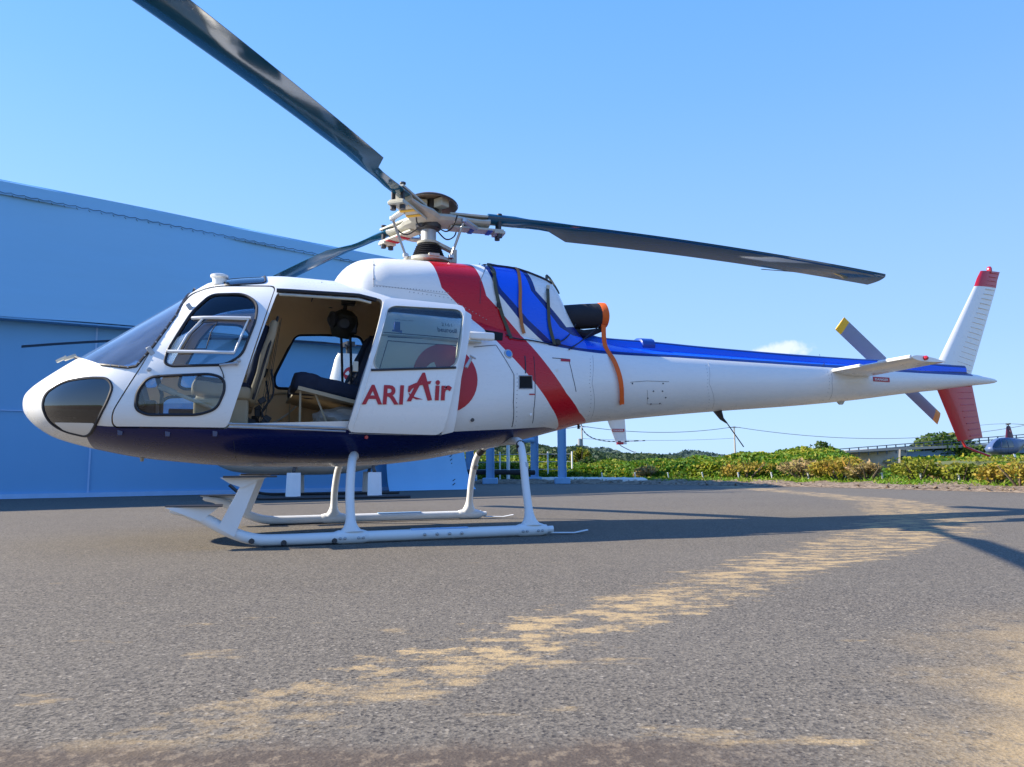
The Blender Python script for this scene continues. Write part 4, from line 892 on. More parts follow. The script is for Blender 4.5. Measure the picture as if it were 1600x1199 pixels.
for bi, a in enumerate(AZ):
    d = Vector((math.cos(a), math.sin(a), 0)); t = Vector((-math.sin(a), math.cos(a), 0)); up = Vector((0, 0, 1)); RM = Matrix((d, t, up)).transposed()
    def q(r, y, z): return d*r+t*y+up*z
    dz = lambda r: 3.0-.0093*r*r
    # star arm
    bb = MB(); n = 8; rings = []
    bb.tube([q(.0, 0, HZ-.01), q(.20, 0, HZ), q(.36, 0, HZ+.01), q(.52, 0, HZ+.01), q(.60, 0, HZ+.01)], [(.17, .06), (.15, .06), (.085, .04), (.07, .035), (.09, .04)], 12)
    bb.build('star_arm', 'grey_white', hub)
    # sleeve: upper and lower plates
    for zz in (.065, -.065):
        bb = MB(); bb.box(q(.47, 0, HZ+zz), (.54, .14, .022), RM); bb.build('sleeve_plate', 'grey_white', hub, bevel=.004)
    for rr_ in ((.36, .50, .64) if bi == 2 else (.42, .60)):
        bb = MB(); bb.box(q(rr_, 0, HZ-.080), (.045, .144, .006), RM); bb.build('colour_band', BANDS[bi], hub)
    bb = MB(); bb.lathe([(.07, -.045), (.07, .05)], q(.20, 0, HZ), n=12); bb.build('elastomer_bearing', 'black', hub)
    bb = MB()
    for y in (-.045, .045): bb.lathe([(.02, -.12), (.02, .09), (.028, .09), (.028, .105)], q(.70, y, HZ), n=8); bb.lathe([(.028, -.135), (.028, -.10)], q(.70, y, HZ), n=8)
    bb.build('blade_pin', 'dark_metal', hub); bb = MB(); bb.box(q(.70, 0, HZ-.085), (.11, .15, .03), RM); bb.build('pin_block', 'grey_white', hub, bevel=.006)
    # pitch horn and pitch link
    hn = q(.30, -.24, HZ-.06); sw_ = Vector((math.cos(a-R(38)), math.sin(a-R(38)), 0))*.245+up*2.555
    bb = MB(); bb.tube(spline([q(.46, -.05, HZ-.06), q(.40, -.15, HZ-.075), hn]), [.025]*12+[.018], 8); bb.build('pitch_horn', 'alu', hub)
    bb = MB(); bb.tube([hn, sw_], .013, 8); bb.lathe([(.0, -.03), (.028, -.015), (.028, .015), (0, .03)], hn, n=8, caps=False); bb.lathe([(.0, -.03), (.028, -.015), (.028, .015), (0, .03)], sw_, n=8, caps=False); bb.build('pitch_link', 'metal', hub)
    # blade
    rs = [.58, .72, .86, 1.0, 1.15, 1.26, 1.5, 1.75]+span(2.1, 5.15, 14)+[5.3, 5.345]
    rings = []
    for r in rs:
        le = -.085; te = .075
        if r < 1.0: le, te = -.08, .08
        if r >= 1.26: te = .255 if r >= 1.5 else .255-(1.5-r)/.24*.17
        if 1.26 <= r < 1.5: te = .09+(r-1.26)/.24*.165
        if r > 5.3: le += .05
        th = .020 if r > 1.4 else (.026 if r > .9 else .045)
        tw = R(15-1.7*r); zc_ = dz(r); 
        L0 = q(r, le*math.cos(tw), zc_-le*math.sin(tw)); T0 = q(r, te*math.cos(tw), zc_-te*math.sin(tw))
        rings.append(airfoil(Vector(L0), Vector(T0), up*th))
    n = len(rings[0]); fs = []
    for i in range(len(rings)-1):
        for k in range(n): fs.append((i*n+k, i*n+(k+1) % n, (i+1)*n+(k+1) % n, (i+1)*n+k))
    fs += [tuple(range(n))[::-1], tuple((len(rings)-1)*n+k for k in range(n))]
    bb = MB(); bb.add([p for r_ in rings for p in r_], fs); bl_ = bb.build('main_rotor_blade', 'blade', heli)
    bb = MB(); tw = R(15-1.7*4); bb.box(q(4.2, .262, dz(4.2)-.262*math.sin(tw)), (.62, .02, .004), RM); bb.build('trim_tab', 'blade', bl_)
for k in range(5):
    a = R(72*k+20); c1, s1 = math.cos(a), math.sin(a); bb = MB()
    bb.tube(spline([Vector((c1*.06, s1*.06, 2.90)), Vector((c1*.20, s1*.20, 2.80+.02*(k % 2))), Vector((c1*.30, s1*.26, 2.84)), Vector((c1*.34, s1*.34, 2.93))]), .007, 6); bb.build('bonding_cable', 'black', hub)
# vibration absorber: shallow bowl on top of the hub
ax = Vector((.10, .08, 1)).normalized(); o3 = Vector((.04, -.0, 3.06))
bb = MB(); bb.lathe([(.02, .108), (.14, .102), (.20, .085), (.225, .065), (.238, .042), (.230, .040), (.20, .068), (.12, .088), (.02, .094)], o3, ax, 36, caps=False); va = bb.build('vibration_absorber', 'tan', heli)
bb = MB(); bb.lathe([(.24, .04), (.246, .05), (.24, .06)], o3, ax, 36, caps=False); bb.build('rim', 'dark_metal', va)
for k in range(3):
    bb = MB(); an = R(120*k-60); bb.box(o3+Vector((.12*math.cos(an), .12*math.sin(an), .035)), (.11, .10, .085), Matrix.Rotation(an, 3, 'Z')); bb.build('spring_block', 'grey_white', va, bevel=.006)
bb = MB(); bb.tube([o3-ax*.1, o3+ax*.12], .06, 12); bb.build('spindle', 'dark_metal', va)

# ---- landing gear
def skid(sd):
    v0 = sd*1.07; n0 = len(heli.children)
    cl = spline([L(-2.10, v0, .285), L(-1.92, v0, .235), L(-1.72, v0, .125), L(-1.55, v0, .062), L(-1.36, v0, .048), L(-.8, v0, .048), L(0, v0, .048), L(.74, v0, .048)], 5)
    bb = MB(); bb.tube(cl, [.02]+[.03]*3+[.042]*(len(cl)-4), 14); s_ = bb.build('landing_skid', 'white_flat', heli)
    # tip plate with gusset
    bb = MB(); tz = .30
    bb.prism([L(-2.13, v0-.11, tz), L(-2.13, v0+.02, tz), L(-1.76, v0+.13, tz), L(-1.76, v0-.13, tz)], (0, 0, .008)); bb.build('tip_plate', 'dark_metal', s_)
    bb = MB(); vv = v0+sd*.042; bb.prism([L(-2.13, vv, .298), L(-1.78, vv, .298), L(-1.90, vv, .20)], (0, sd*.01, 0)); bb.build('tip_gusset', 'white_flat', s_)
    # raised boarding step
    bb = MB(); vv = v0+sd*.048
    bb.prism([L(u, vv, z) for u, z in [(-1.788, 0.150), (-1.677, 0.084), (-1.531, 0.485), (-1.638, 0.459)]], (0, sd*.012, 0)); bb.build('step_strut', 'white_flat', s_)
    bb = MB(); bb.prism([L(u, vv+sd*.014, z) for u, z in [(-1.784, 0.501), (-1.471, 0.498), (-1.535, 0.476), (-1.637, 0.428), (-1.723, 0.460)]], (0, sd*.010, 0)); bb.build('step_gusset', 'white_flat', s_)
    bb = MB(); bb.box(L(-1.585, v0+sd*.02, .506), (.36, .22, .012)); bb.build('step_tread', 'dark_metal', s_)
    bb = MB(); bb.prism([L(u, v0-sd*.05, z) for u, z in [(-1.746, 0.141), (-1.676, 0.103), (-1.541, 0.484), (-1.606, 0.475)]], (0, sd*.01, 0)); bb.build('step_strut', 'white_flat', s_)
    # wear shoes, bolts
    for u in (-1.56, -1.34, -.98):
        bb = MB(); bb.lathe([(.022, 0), (.018, .012)], L(u, v0+sd*.036, .03 if u > -1.5 else .05), (0, -sd, 0), 8); bb.build('shoe_bolt', 'dark_metal', s_)
    bb = MB(); bb.box(L(-1.2, v0, .006), (.56, .05, .012)); bb.build('wear_shoe', 'black', s_, bevel=.004)
    for u in (-.30, -.20, -.10, 0.0): bb = MB(); bb.lathe([(.013, 0), (.013, .012), (.007, .016)], L(u, v0+sd*.040, .05), (0, -sd, 0), 8); bb.build('wheel_lug', 'metal', s_)
    bb = MB(); bb.box(L(-.17, v0, .088), (.46, .05, .012)); bb.build('grip_pad', 'trim', s_, bevel=.003)
    bb = MB(); bb.tube([L(.72, v0, .048), L(.80, v0, .05)], .028, 10); bb.tube([L(.78, v0, .02), L(1.0, v0, .012), L(1.12, v0, .03)], [(.02, .006)]*3, 8); bb.build('tail_spring', 'white_flat', s_)
skid(1); skid(-1)
far_skid = [o for o in heli.children if o.name.startswith('landing_skid')][-1]; far_skid.location.x = .15
def leg(sd, pts, uc):
    bb = MB(); p = spline([L(*q) for q in pts], 6); n = len(p); rr_ = [.034]*(n-8)+[.035, .037, .041, .048, .058, .072, .090, .105]
    bb.tube(p, [(r, min(r, .05)) for r in rr_], 14); s_ = bb.build('skid_leg', 'white_flat', heli)
    bb = MB(); v0 = sd*1.07
    bb.tube([L(uc-.12, v0, .048), L(uc-.09, v0, .050), L(uc+.09, v0, .050), L(uc+.12, v0, .048)], [.043, .052, .052, .043], 14); bb.build('saddle', 'white_flat', s_)
    for du in (-.085, -.05, .05, .085):
        bb = MB(); bb.lathe([(.012, 0), (.012, .010), (.006, .014)], L(uc+du, v0+sd*.048, .045), (0, -sd, 0), 8); bb.build('bolt', 'alu', s_)
    return s_
uf, ur = -.857, .60
for sd in (1, -1):
    k0 = 0 if sd > 0 else .15; uf, ur = -.857+k0, .60+k0
    a = leg(sd, [(uf+.12, sd*.50, .66), (uf+.06, sd*.74, .66), (uf+.02, sd*.90, .56), (uf, sd*.99, .36), (uf, sd*1.045, .18), (uf, sd*1.07, .08)], uf)
    a2 = leg(sd, [(ur+.10, sd*.42, .80), (ur+.06, sd*.68, .78), (ur+.02, sd*.86, .66), (ur, sd*.97, .42), (ur, sd*1.04, .2), (ur, sd*1.07, .08)], ur)
    bb = MB(); bb.tube([L(ur+.018, sd*.90, .59), L(ur+.012, sd*.915, .55)], .038, 12); bb.build('clamp', 'alu', a2)
    bb = MB(); bb.tube([L(ur+.03, sd*.80, .71), L(ur+.055, sd*.72, .765)], .038, 12); bb.build('sleeve', 'black', a2)
uf, ur = -.857, .60
bb = MB(); bb.tube([L(uf+.12, .5, .66), L(uf+.12, -.5, .66)], .035, 12); bb.build('cross_tube', 'white_flat', heli)
bb = MB(); bb.tube([L(ur+.10, .45, .80), L(ur+.10, -.45, .80)], .035, 12); bb.build('cross_tube', 'white_flat', heli)

# ---- covers, straps and loose things on and in the helicopter
def hthing(name, m, bb, label, cat, group=None, smooth=True):
    o = bb.build(name, m, None, smooth); o.location = (HX, HY, 0); o.rotation_euler = (0, 0, TH); return tag(o, label, cat, group)
q0, q1 = [(1.385, 2.049), (1.819, 2.098)]
ex0, ex1 = L(q0[0]-.06, .13, q0[1]), L(q1[0], .18, q1[1]); d = (ex1-ex0).normalized()
bb = MB(); bb.tube([ex0, ex0.lerp(ex1, .1), ex0.lerp(ex1, .5), ex0.lerp(ex1, .84)], [.11, .124, .128, .126], 24)
ec = hthing('exhaust_cover', 'cover', bb, 'black padded cover with an orange end over the engine exhaust pipe', 'cover')
bb = MB(); bb.tube([ex0.lerp(ex1, .83), ex0.lerp(ex1, .86), ex0.lerp(ex1, .97), ex1], [.127, .132, .128, .10], 24); bb.build('end_band', 'orange', ec)
bb = MB(); bb.tube([ex0.lerp(ex1, .1)-Vector((0, 0, .13)), ex0.lerp(ex1, .5)-Vector((0, 0, .19)), ex0.lerp(ex1, .9)-Vector((0, 0, .15))], [(.08, .03), (.1, .05), (.05, .02)], 10); bb.build('loose_hem', 'cover', ec)
def top_z(u, v):
    a, c_ = 1.9, 2.6
    for _ in range(24):
        m_ = (a+c_)/2
        if SC(u, m_) > v: a = m_
        else: c_ = m_
    return a
# hanging orange streamer
st = [(1.827, 1.974), (1.778, 1.780), (1.778, 1.596), (1.822, 1.435), (1.852, 1.299), (1.891, 1.173)]
pts = [L(1.76, .24, 2.0)]+[L(u, max(.27, SC(u, z)+.03), z) for u, z in [(1.753, 1.772)]+st[2:]]
def tape(pts, w, side_dir=(1, 0, 0)):
    bb = MB(); pts = spline(pts, 5); sd0 = Vector(side_dir)
    vs = []; 
    for i, p in enumerate(pts):
        dd = (pts[min(i+1, len(pts)-1)]-pts[max(i-1, 0)]).normalized(); a = (Vector((0, -1, .15)).cross(dd)).normalized()*w/2; nn = dd.cross(a).normalized()*.003
        vs += [p-a, p+a, p+a+nn, p-a+nn]
    fs = []
    for i in range(len(pts)-1):
        for k in range(4): fs.append((i*4+k, i*4+(k+1) % 4, i*4+4+(k+1) % 4, i*4+4+k))
    fs += [(3, 2, 1, 0), tuple(len(vs)-4+k for k in range(4))]; bb.add(vs, fs); return bb
sr = hthing('warning_streamer', 'orange', tape(pts, .05), 'long orange streamer hanging from the exhaust cover over the tail boom', 'streamer')
bb = MB(); q = pts[-1]; bb.box(q+Vector((0, -.004, .03)), (.05, .006, .06)); bb.build('stitched_end', 'orange', sr)
def strap(px, m, label, w=.032, extra=None):
    pts = [L(u, SC(u, z)+.012, z) for u, z in px]; pts = [L(px[0][0], .08, top_z(px[0][0], .08)+.01), L(px[0][0], .28, top_z(px[0][0], .28)+.01)]+pts
    o = hthing('tie_down_strap', m, tape(pts, w), label, 'strap', 'straps holding the engine cowling cover'); return o
s1 = strap([(0.501, 2.371), (0.477, 2.251), (0.487, 2.112), (0.526, 1.948), (0.577, 1.822), (0.599, 1.709)], 'olive', 'dark olive strap crossing the red stripe, foremost strap on the cowling')
q = [(0.496, 2.016)][0]; bb = MB(); bb.box(L(q[0], SC(*q)+.02, q[1]), (.035, .012, .045)); bb.build('buckle', 'black', s1)
s2 = strap([(0.772, 2.408), (0.737, 2.218), (0.719, 2.027), (0.729, 1.877), (0.755, 1.778)], 'brownstrap', 'faded orange strap down the middle of the blue stripe on the cowling')
s3 = strap([(1.243, 2.503), (1.057, 2.235), (1.036, 2.066), (1.039, 1.879), (1.092, 1.700)], 'olive', 'dark olive strap by the rear end of the engine cowling')
q = [(1.067, 2.273)][0]; bb = MB(); bb.box(L(q[0], SC(*q)+.02, q[1]), (.03, .012, .035)); bb.build('buckle', 'grey_white', s3)
s4 = strap([(0.606, 2.564), (0.480, 2.368), (0.495, 2.309)], 'olive', 'short olive strap end lying slantwise at the cowling top', .03)
pp = [L(u, SC(u, z)+.012, z) for u, z in [(0.554, 1.743), (0.649, 1.715), (0.828, 1.716), (1.092, 1.700)]]; bb = MB(); bb.tube(spline(pp, 4), .006, 5)
hthing('lashing_rope', 'black', bb, 'black rope running level across the red stripe below the straps', 'cord')
pp = [L(u, SC(u, z)+.014, z) for u, z in [(1.112, 1.715), (1.241, 1.789)]]+[L(1.42, .3, 1.96)]; bb = MB(); bb.tube(spline(pp, 4), .006, 5)
hthing('lashing_rope', 'black', bb, 'black rope rising from the strap foot to the front of the exhaust cover', 'cord')
pp = [L(u, SC(u, z)+.014, z) for u, z in [(1.254, 1.670), (1.462, 1.794)]]+[L(1.72, .24, 1.98)]; bb = MB(); bb.tube(spline(pp, 4), .006, 5)
hthing('lashing_rope', 'black', bb, 'black rope slanting over the blue band to the rear of the exhaust cover', 'cord')
q = [(1.125, 1.728)][0]; bb = MB(); bb.lathe([(.03, 0), (.035, .02), (.02, .035)], L(q[0], SC(*q), q[1]), (0, -1, 0), 10); bb.build('cord_knot', 'black', s3)
# cowling cover upper edge
bb = MB(); bb.tube([L(u, .33, top_z(u, .33)+.004) for u in (.5, .6, .7, .8, .9, 1.0, 1.08, 1.15)], .014, 6); bb.build('cover_edge', 'black', cowl)
# helmet hanging from the cabin ceiling
hc = L(-.80, .10, 1.86)
bb = MB(); bb.lathe([(.0, .125), (.05, .12), (.10, .085), (.125, .02), (.12, -.05), (.10, -.10), (.08, -.13)], hc, (.15, -.3, 1), 18); hel = hthing('flight_helmet', 'camo', bb, 'dark flight helmet hanging from the cabin ceiling above the rear bench', 'helmet')
bb = MB(); bb.lathe([(.0, .0), (.05, .01), (.06, .03), (.045, .05)], hc+Vector((-.02, -.11, -.03)), (0, -1, 0), 14); bb.build('ear_cup', 'black', hel)
bb = MB(); bb.lathe([(.07, 0), (.075, .03), (.03, .06)], hc+Vector((-.09, -.05, .02)), (-1, -.3, -.1), 12); bb.build('visor', 'black', hel)
bb = MB(); bb.tube([hc+Vector((0, 0, .12)), hc+Vector((.03, 0, .28))], .02, 6); bb.box(hc+Vector((.03, -.03, .20)), (.12, .1, .07)); bb.box(hc+Vector((.07, -.05, -.02)), (.07, .06, .16)); bb.build('hook', 'black', hel, bevel=.01)
for i, dx in enumerate((-.03, .05)):
    bb = MB(); bb.tube(spline([hc+Vector((dx, -.03, -.1)), hc+Vector((dx+.01, -.03, -.3)), hc+Vector((dx+.02, -.02, -.5-.06*i)), hc+Vector((dx+.03, 0, -.62))]), .012, 6); bb.build('cable', 'black', hel)
# bag under the bench
bm = bmesh.new(); bmesh.ops.create_icosphere(bm, subdivisions=4, radius=1)
from mathutils import noise as mn
for v in bm.verts:
    p = v.co.copy(); f = 1+.28*mn.noise(p*1.7)+.14*mn.noise(p*4.5)+.06*abs(mn.noise(p*9)); v.co = Vector((p.x*.24*f, p.y*.17*f, max(p.z*.12*f, -.085)))
me = bpy.data.meshes.new('bag'); bm.to_mesh(me); bm.free(); me.transform(Matrix.Translation(L(-.83, .45, .955)))
o = obj('canvas_bag', me, 'canvas'); o.location = (HX, HY, 0); o.rotation_euler = (0, 0, TH); tag(o, 'crumpled grey canvas bag stuffed under the rear bench', 'bag')
bb = MB(); bb.lathe([(.035, 0), (.03, .02)], L(-.74, .63, .96), (.2, -1, 0), 12); bb.build('opening', 'black_hole', o)
# ------------------------------------------------------------------ the other helicopters (light, two-bladed, tall mast fairing)
POD = [(0.0,.86,.96,.03,.92,2,2),(.04,.76,1.06,.20,.91,2,2),(.2,.62,1.22,.42,.9,2,2),(.5,.50,1.46,.56,.9,2.2,2),(.9,.45,1.70,.62,.92,2.4,2.3),
 (1.4,.43,1.84,.65,.95,2.6,2.5),(2.0,.43,1.88,.65,1.0,2.6,2.5),(2.6,.46,1.86,.62,1.05,2.5,2.4),(3.1,.58,1.82,.50,1.15,2.3,2.3),(3.6,.82,1.78,.34,1.3,2.1,2.1),
 (4.1,1.12,1.74,.20,1.45,2,2),(4.5,1.36,1.72,.14,1.55,2,2),(5.5,1.43,1.72,.125,1.58,2,2),(7.2,1.53,1.73,.09,1.63,2,2),(8.35,1.60,1.72,.055,1.66,2,2)]
def light_heli(label, loc, rz, body, accent, blade_az, blade_col='dark_metal'):
    t = thing('light_helicopter', label, 'helicopter', loc, rz)
    S2 = lambda u, z: halfw(POD, u, z)
    f = obj('fuselage', loft(POD, sorted(set([0, .01, .02]+span(.04, 8.35, 90))), 40), body, t)
    for sd in (1, -1):
        for nm, poly in (('windshield', [(.12, 1.05), (.30, 1.0), (.62, 1.02), (1.02, 1.70), (.80, 1.60), (.42, 1.36)]), ('cabin_window', [(.72, 1.02), (1.42, 1.02), (1.42, 1.70), (1.12, 1.68)]), ('cabin_window', [(1.52, 1.02), (2.12, 1.05), (2.05, 1.66), (1.52, 1.70)])):
            pl = smooth_poly(poly, .08); p = patch(nm, pl, 'chin', t, S2, .006, sd); patch('dark_lining', pl, 'dark_metal', p, S2, .002, sd); rim(pl, p, sd, .02, S2, .003)
        seam('door_gap', smooth_poly([(.66, .80), (.66, 1.0), (1.08, 1.75), (1.46, 1.76), (1.46, .60), (.85, .60)], .06), .008, 'line', f, S2, .001, sd, closed=True)
    # mast fairing
    mf = wing('mast_fairing', [(L(a, 0, z), L(b_, 0, z), Vector((0, th, 0))) for a, b_, z, th in ((2.10, 3.05, 1.80, .13), (2.16, 2.98, 2.1, .10), (2.30, 2.80, 2.70, .07), (2.36, 2.76, 2.82, .05))], accent, t)
    c_ = (2.62, 2.40); p = MB(); p.add([L(u, .092, z) for u, z in disc_pts(c_, .15, 28)], [tuple(range(28))]); p.build('disc_emblem', 'redprint', mf)
    p = MB(); p.add([L(u, .096, z) for u, z in sw(c_, .15)], [tuple(range(13))]); p.build('emblem_wing', 'white', mf)
    # rotor
    hub2 = MB(); hub2.tube([L(2.55, 0, 2.8), L(2.55, 0, 3.02)], .04, 10); hub2.box(L(2.55, 0, 3.0), (.16, .34, .09), Matrix.Rotation(blade_az-rz, 3, 'Z')); hub2.tube([L(2.55, -.2, 2.9), L(2.5, .22, 2.96)], .025, 6); hub2 = hub2.build('rotor_hub', 'dark_metal', t)
    for k in (0, math.pi):
        a = blade_az-rz+k; d = Vector((math.cos(a), math.sin(a), 0)); tt = Vector((-math.sin(a), math.cos(a), 0)); o_ = L(2.55, 0, 3.0)
        secs = []
        for r in span(.15, 5.4, 14):
            zz = Vector((0, 0, -.0172*r*r)); w1 = .06 if r < .5 else .127
            secs.append((o_+d*r-tt*w1+zz, o_+d*r+tt*w1+zz, Vector((0, 0, .013))))
        wing('main_rotor_blade', secs, blade_col, t)
    # skids with wide faired struts
    for sd in (1, -1):
        s_ = MB(); s_.tube(spline([L(.55, sd*1.09, .28), L(.75, sd*1.09, .12), L(1.0, sd*1.09, .045), L(1.6, sd*1.09, .035), L(3.7, sd*1.09, .035)], 5), .03, 10); s_ = s_.build('landing_skid', 'dark_metal' if body == 'white_warm' else 'grey_white', t)
        for u0 in (1.62, 3.05):
            bb = MB(); secs = [(L(u0-.13, sd*1.09, .06), L(u0+.13, sd*1.09, .06), Vector((0, .025, 0))), (L(u0-.12, sd*.98, .48), L(u0+.12, sd*.98, .48), Vector((0, .03, 0)))]
            wing('skid_strut', secs, 'white_flat', t)
            bb.tube([L(u0, sd*.98, .48), L(u0, sd*.5, .58)], .035, 8); bb.build('cross_tube', 'dark_metal', t)
    # tail: fins, rotor, striped guard
    wing('upper_fin', [(L(8.02, 0, 1.68), L(8.40, 0, 1.68), Vector((0, .02, 0))), (L(8.36, 0, 2.20), L(8.62, 0, 2.20), Vector((0, .014, 0)))], body, t)
    lf_ = wing('lower_fin', [(L(7.98, 0, 1.66), L(8.42, 0, 1.66), Vector((0, .02, 0))), (L(8.22, 0, 1.03), L(8.46, 0, 1.03), Vector((0, .014, 0)))], body, t)
    p = MB(); p.add([L(8.12, .03, 1.30), L(8.40, .03, 1.30), L(8.40, .03, 1.36), L(8.12, .03, 1.36)], [(0, 1, 2, 3)]); pl = p.build('placard', 'redprint', lf_)
    lt_ = place_bm(text_bm('DANGER', .1, .02), 8.145, 1.313, width=.23, height=.034)
    for v in lt_.verts: v.co.y = -.034
    me_ = bpy.data.meshes.new('l'); lt_.to_mesh(me_); lt_.free(); obj('lettering', me_, 'white_flat', lf_, smooth=False)
    p = MB(); p.box(L(8.30, .0, 1.05), (.14, .06, .05)); p.build('red_band', 'redprint', lf_)
    g_ = spline([L(7.30, .30, 1.56), L(7.36, .30, 1.32), L(7.55, .30, 1.16), L(7.85, .30, 1.09), L(8.2, .30, 1.08), L(8.75, .30, 1.10)], 6)
    for i in range(len(g_)-1):
        bb = MB(); bb.tube([g_[i], g_[i+1]], .012, 6); bb.build('guard_segment', 'black' if i % 2 else 'white_flat', t)
    bb = MB(); bb.tube(spline([L(8.28, 0, 1.05), L(8.34, 0, .99), L(8.60, 0, .87), L(8.66, 0, .88)], 4), .010, 6); bb.build('tail_stinger', 'grey_white', t)
    tr_ = MB(); tr_.tube([L(8.0, 0, 1.66), L(8.0, .28, 1.66)], .035, 8); tr_ = tr_.build('tail_rotor', 'alu', t)
    for sg in (1, -1): wing('tail_rotor_blade', [(L(8.0+sg*.08, .28, 1.60), L(8.0+sg*.08, .28, 1.72), Vector((0, .01, 0))), (L(8.0+sg*.72, .28, 1.60+sg*.05), L(8.0+sg*.72, .28, 1.72+sg*.05), Vector((0, .006, 0)))], 'grey_white', tr_)
    return t
M['white_warm'] = mat('cream white paint', (.74, .72, .66), .35, coat=.4, var=.04)
M['maroon'] = mat('maroon paint', (.10, .012, .03), .4); M['sky_paint'] = mat('pale blue paint', (.12, .26, .60), .35, coat=.4)
light_heli('cream light helicopter parked right behind the large one, in front of the hangar', (-5.74, 13.88, 0), R(14), 'white_warm', 'white', R(214))

# ------------------------------------------------------------------ steel frame, fence, stones, stakes
M['steel_blue'] = mat('pale blue galvanised steel', (.22, .42, .62), .5, var=.15, vs=4)
M['concrete'] = mat('weathered concrete', (.36, .33, .29), .9, var=.25, vs=.8, bump=.2, bs=8)
M['stone'] = mat('white sandbag', (.70, .66, .58), .9, var=.15, vs=8, bump=.5, bs=30)
M['galv'] = mat('galvanised wire', (.34, .36, .38), .5, metal=.4)
M['pipe'] = mat('black foam pipe', (.015, .016, .02), .8)
fr = thing('steel_frame', 'pale blue steel portal frame standing on concrete feet right of the hangar', 'frame', (0, 0, 0))
cols = [(-.74, 24.6), (.78, 26.2), (1.62, 24.2), (-1.5, 26.0)]
for x, y in cols:
    bb = MB(); w_ = .27
    bb.box((x, y, 2.15), (w_, .02, 3.9)); bb.box((x-w_/2+.01, y, 2.15), (.02, .22, 3.9)); bb.box((x+w_/2-.01, y, 2.15), (.02, .22, 3.9)); p = bb.build('column', 'steel_blue', fr)
    bb = MB(); bb.box((x, y, .10), (.5, .5, .2)); bb.build('footing', 'steel_blue', p, bevel=.02)
bb = MB(); bb.tube([(.78, 26.1, 1.50), (.3, 26.1, 1.48), (-1.5, 26.1, 1.48)], .09, 10); bb.build('brace', 'steel_blue', fr)
for a, c_ in ((0, 2), (3, 1)):
    bb = MB(); p0, p1 = cols[a], cols[c_]; bb.tube([(p0[0], p0[1], 4.15), (p1[0], p1[1], 4.15)], .1, 4); bb.build('beam', 'steel_blue', fr)
bb = MB(); bb.tube([(-1.72, 24.5, .40), (.75, 25.4, .36)], .085, 10)
tag(bb.build('foam_pipe', 'pipe'), 'black foam-wrapped pipe lashed low between the blue steel columns', 'pipe')
fe = thing('wire_fence', 'low wire fence on thin white posts in front of the hedge', 'fence', (0, 0, 0))
fx = [-4.3+i*.95 for i in range(8)]
for x in fx:
    bb = MB(); bb.tube([(x, 29.5-x*.12, 0), (x, 29.5-x*.12, 1.15)], .035, 6); bb.build('post', 'white_flat', fe)
for z in (.45, .75, 1.05):
    bb = MB(); bb.tube([(x, 29.5-x*.12, z) for x in fx], .012, 4); bb.build('wire', 'galv', fe)
bb = MB(); bb.tube([(-.17, 29.2, 0), (-.17, 29.2, 2.1)], .07, 8); bb.tube([(-.17, 29.2, 2.1), (-.17, 29.2, 2.35)], .03, 6)
tag(bb.build('marker_pole', 'white_flat'), 'short pale pole between the wire fence and the steel columns', 'pole')
def rock(seed, sx, sy, sz, lvl=2):
    bm = bmesh.new(); bmesh.ops.create_icosphere(bm, subdivisions=lvl, radius=1); off = Vector((seed*3.1, seed*1.7, 0))
    for v in bm.verts: p = v.co; f = 1+.25*mn.noise(p*1.6+off)+.08*mn.noise(p*4+off); v.co = Vector((p.x*sx*f, p.y*sy*f, p.z*sz*f))
    me = bpy.data.meshes.new('rock'); bm.to_mesh(me); bm.free(); me.shade_smooth(); return me
rocks = [rock(i, .24, .16, .12) for i in range(4)]
line_ = [(.55, 26.4), (1.9, 25.9), (3.0, 25.0), (4.1, 23.7)]
for i in range(22):
    t = i/21*3; k = min(int(t), 2); a, c_ = line_[k], line_[k+1]; x, y = a[0]+(c_[0]-a[0])*(t-k), a[1]+(c_[1]-a[1])*(t-k)
    o = obj('sandbag', rocks[i % 4], 'stone', None, loc=(x, y+random.uniform(-.1, .1), .08)); o.rotation_euler = (0, 0, random.uniform(-.6, .6))
    tag(o, 'white sandbag in the row at the hedge foot beside the blue steel columns', 'sandbag', 'row of white sandbags at the tarmac edge')
stk = [(2.922, 0.239), (3.977, 0.212)] + [(4.904, 0.177), (5.983, 0.131)] + [(6.593, 0.118), (7.578, 0.093)] + [(8.078, 0.083), (9.070, 0.077)] + [(8.996, 0.110)] + [(9.372, 0.101)] + [(9.769, 0.131)]
sy_ = [24.0, 24.0, 23.2, 23.2, 21.6, 21.6, 20.2, 20.2, 18.0, 17.0, 16.2]
sb = MB(); sb.box((0, 0, .14), (.032, .032, .32)); sb.box((0, 0, .31), (.042, .04, .03)); sme = sb.mesh('stake')
ORD = ['leftmost', 'second', 'third', 'fourth', 'fifth', 'sixth', 'seventh', 'eighth', 'ninth', 'tenth', 'eleventh and rightmost']
for i, ((x, z), y) in enumerate(zip(stk, sy_)):
    o = obj('marker_stake', sme, 'white_flat', None, loc=(x, y+1.9, .02)); o.rotation_euler = (R(random.uniform(-6, 6)), R(random.uniform(-14, -2)), 0)
    o.location.x = x*(y+1.9)/y
    tag(o, ORD[i]+' white marker stake in the grass verge, counted from the left', 'stake', 'white marker stakes along the verge')

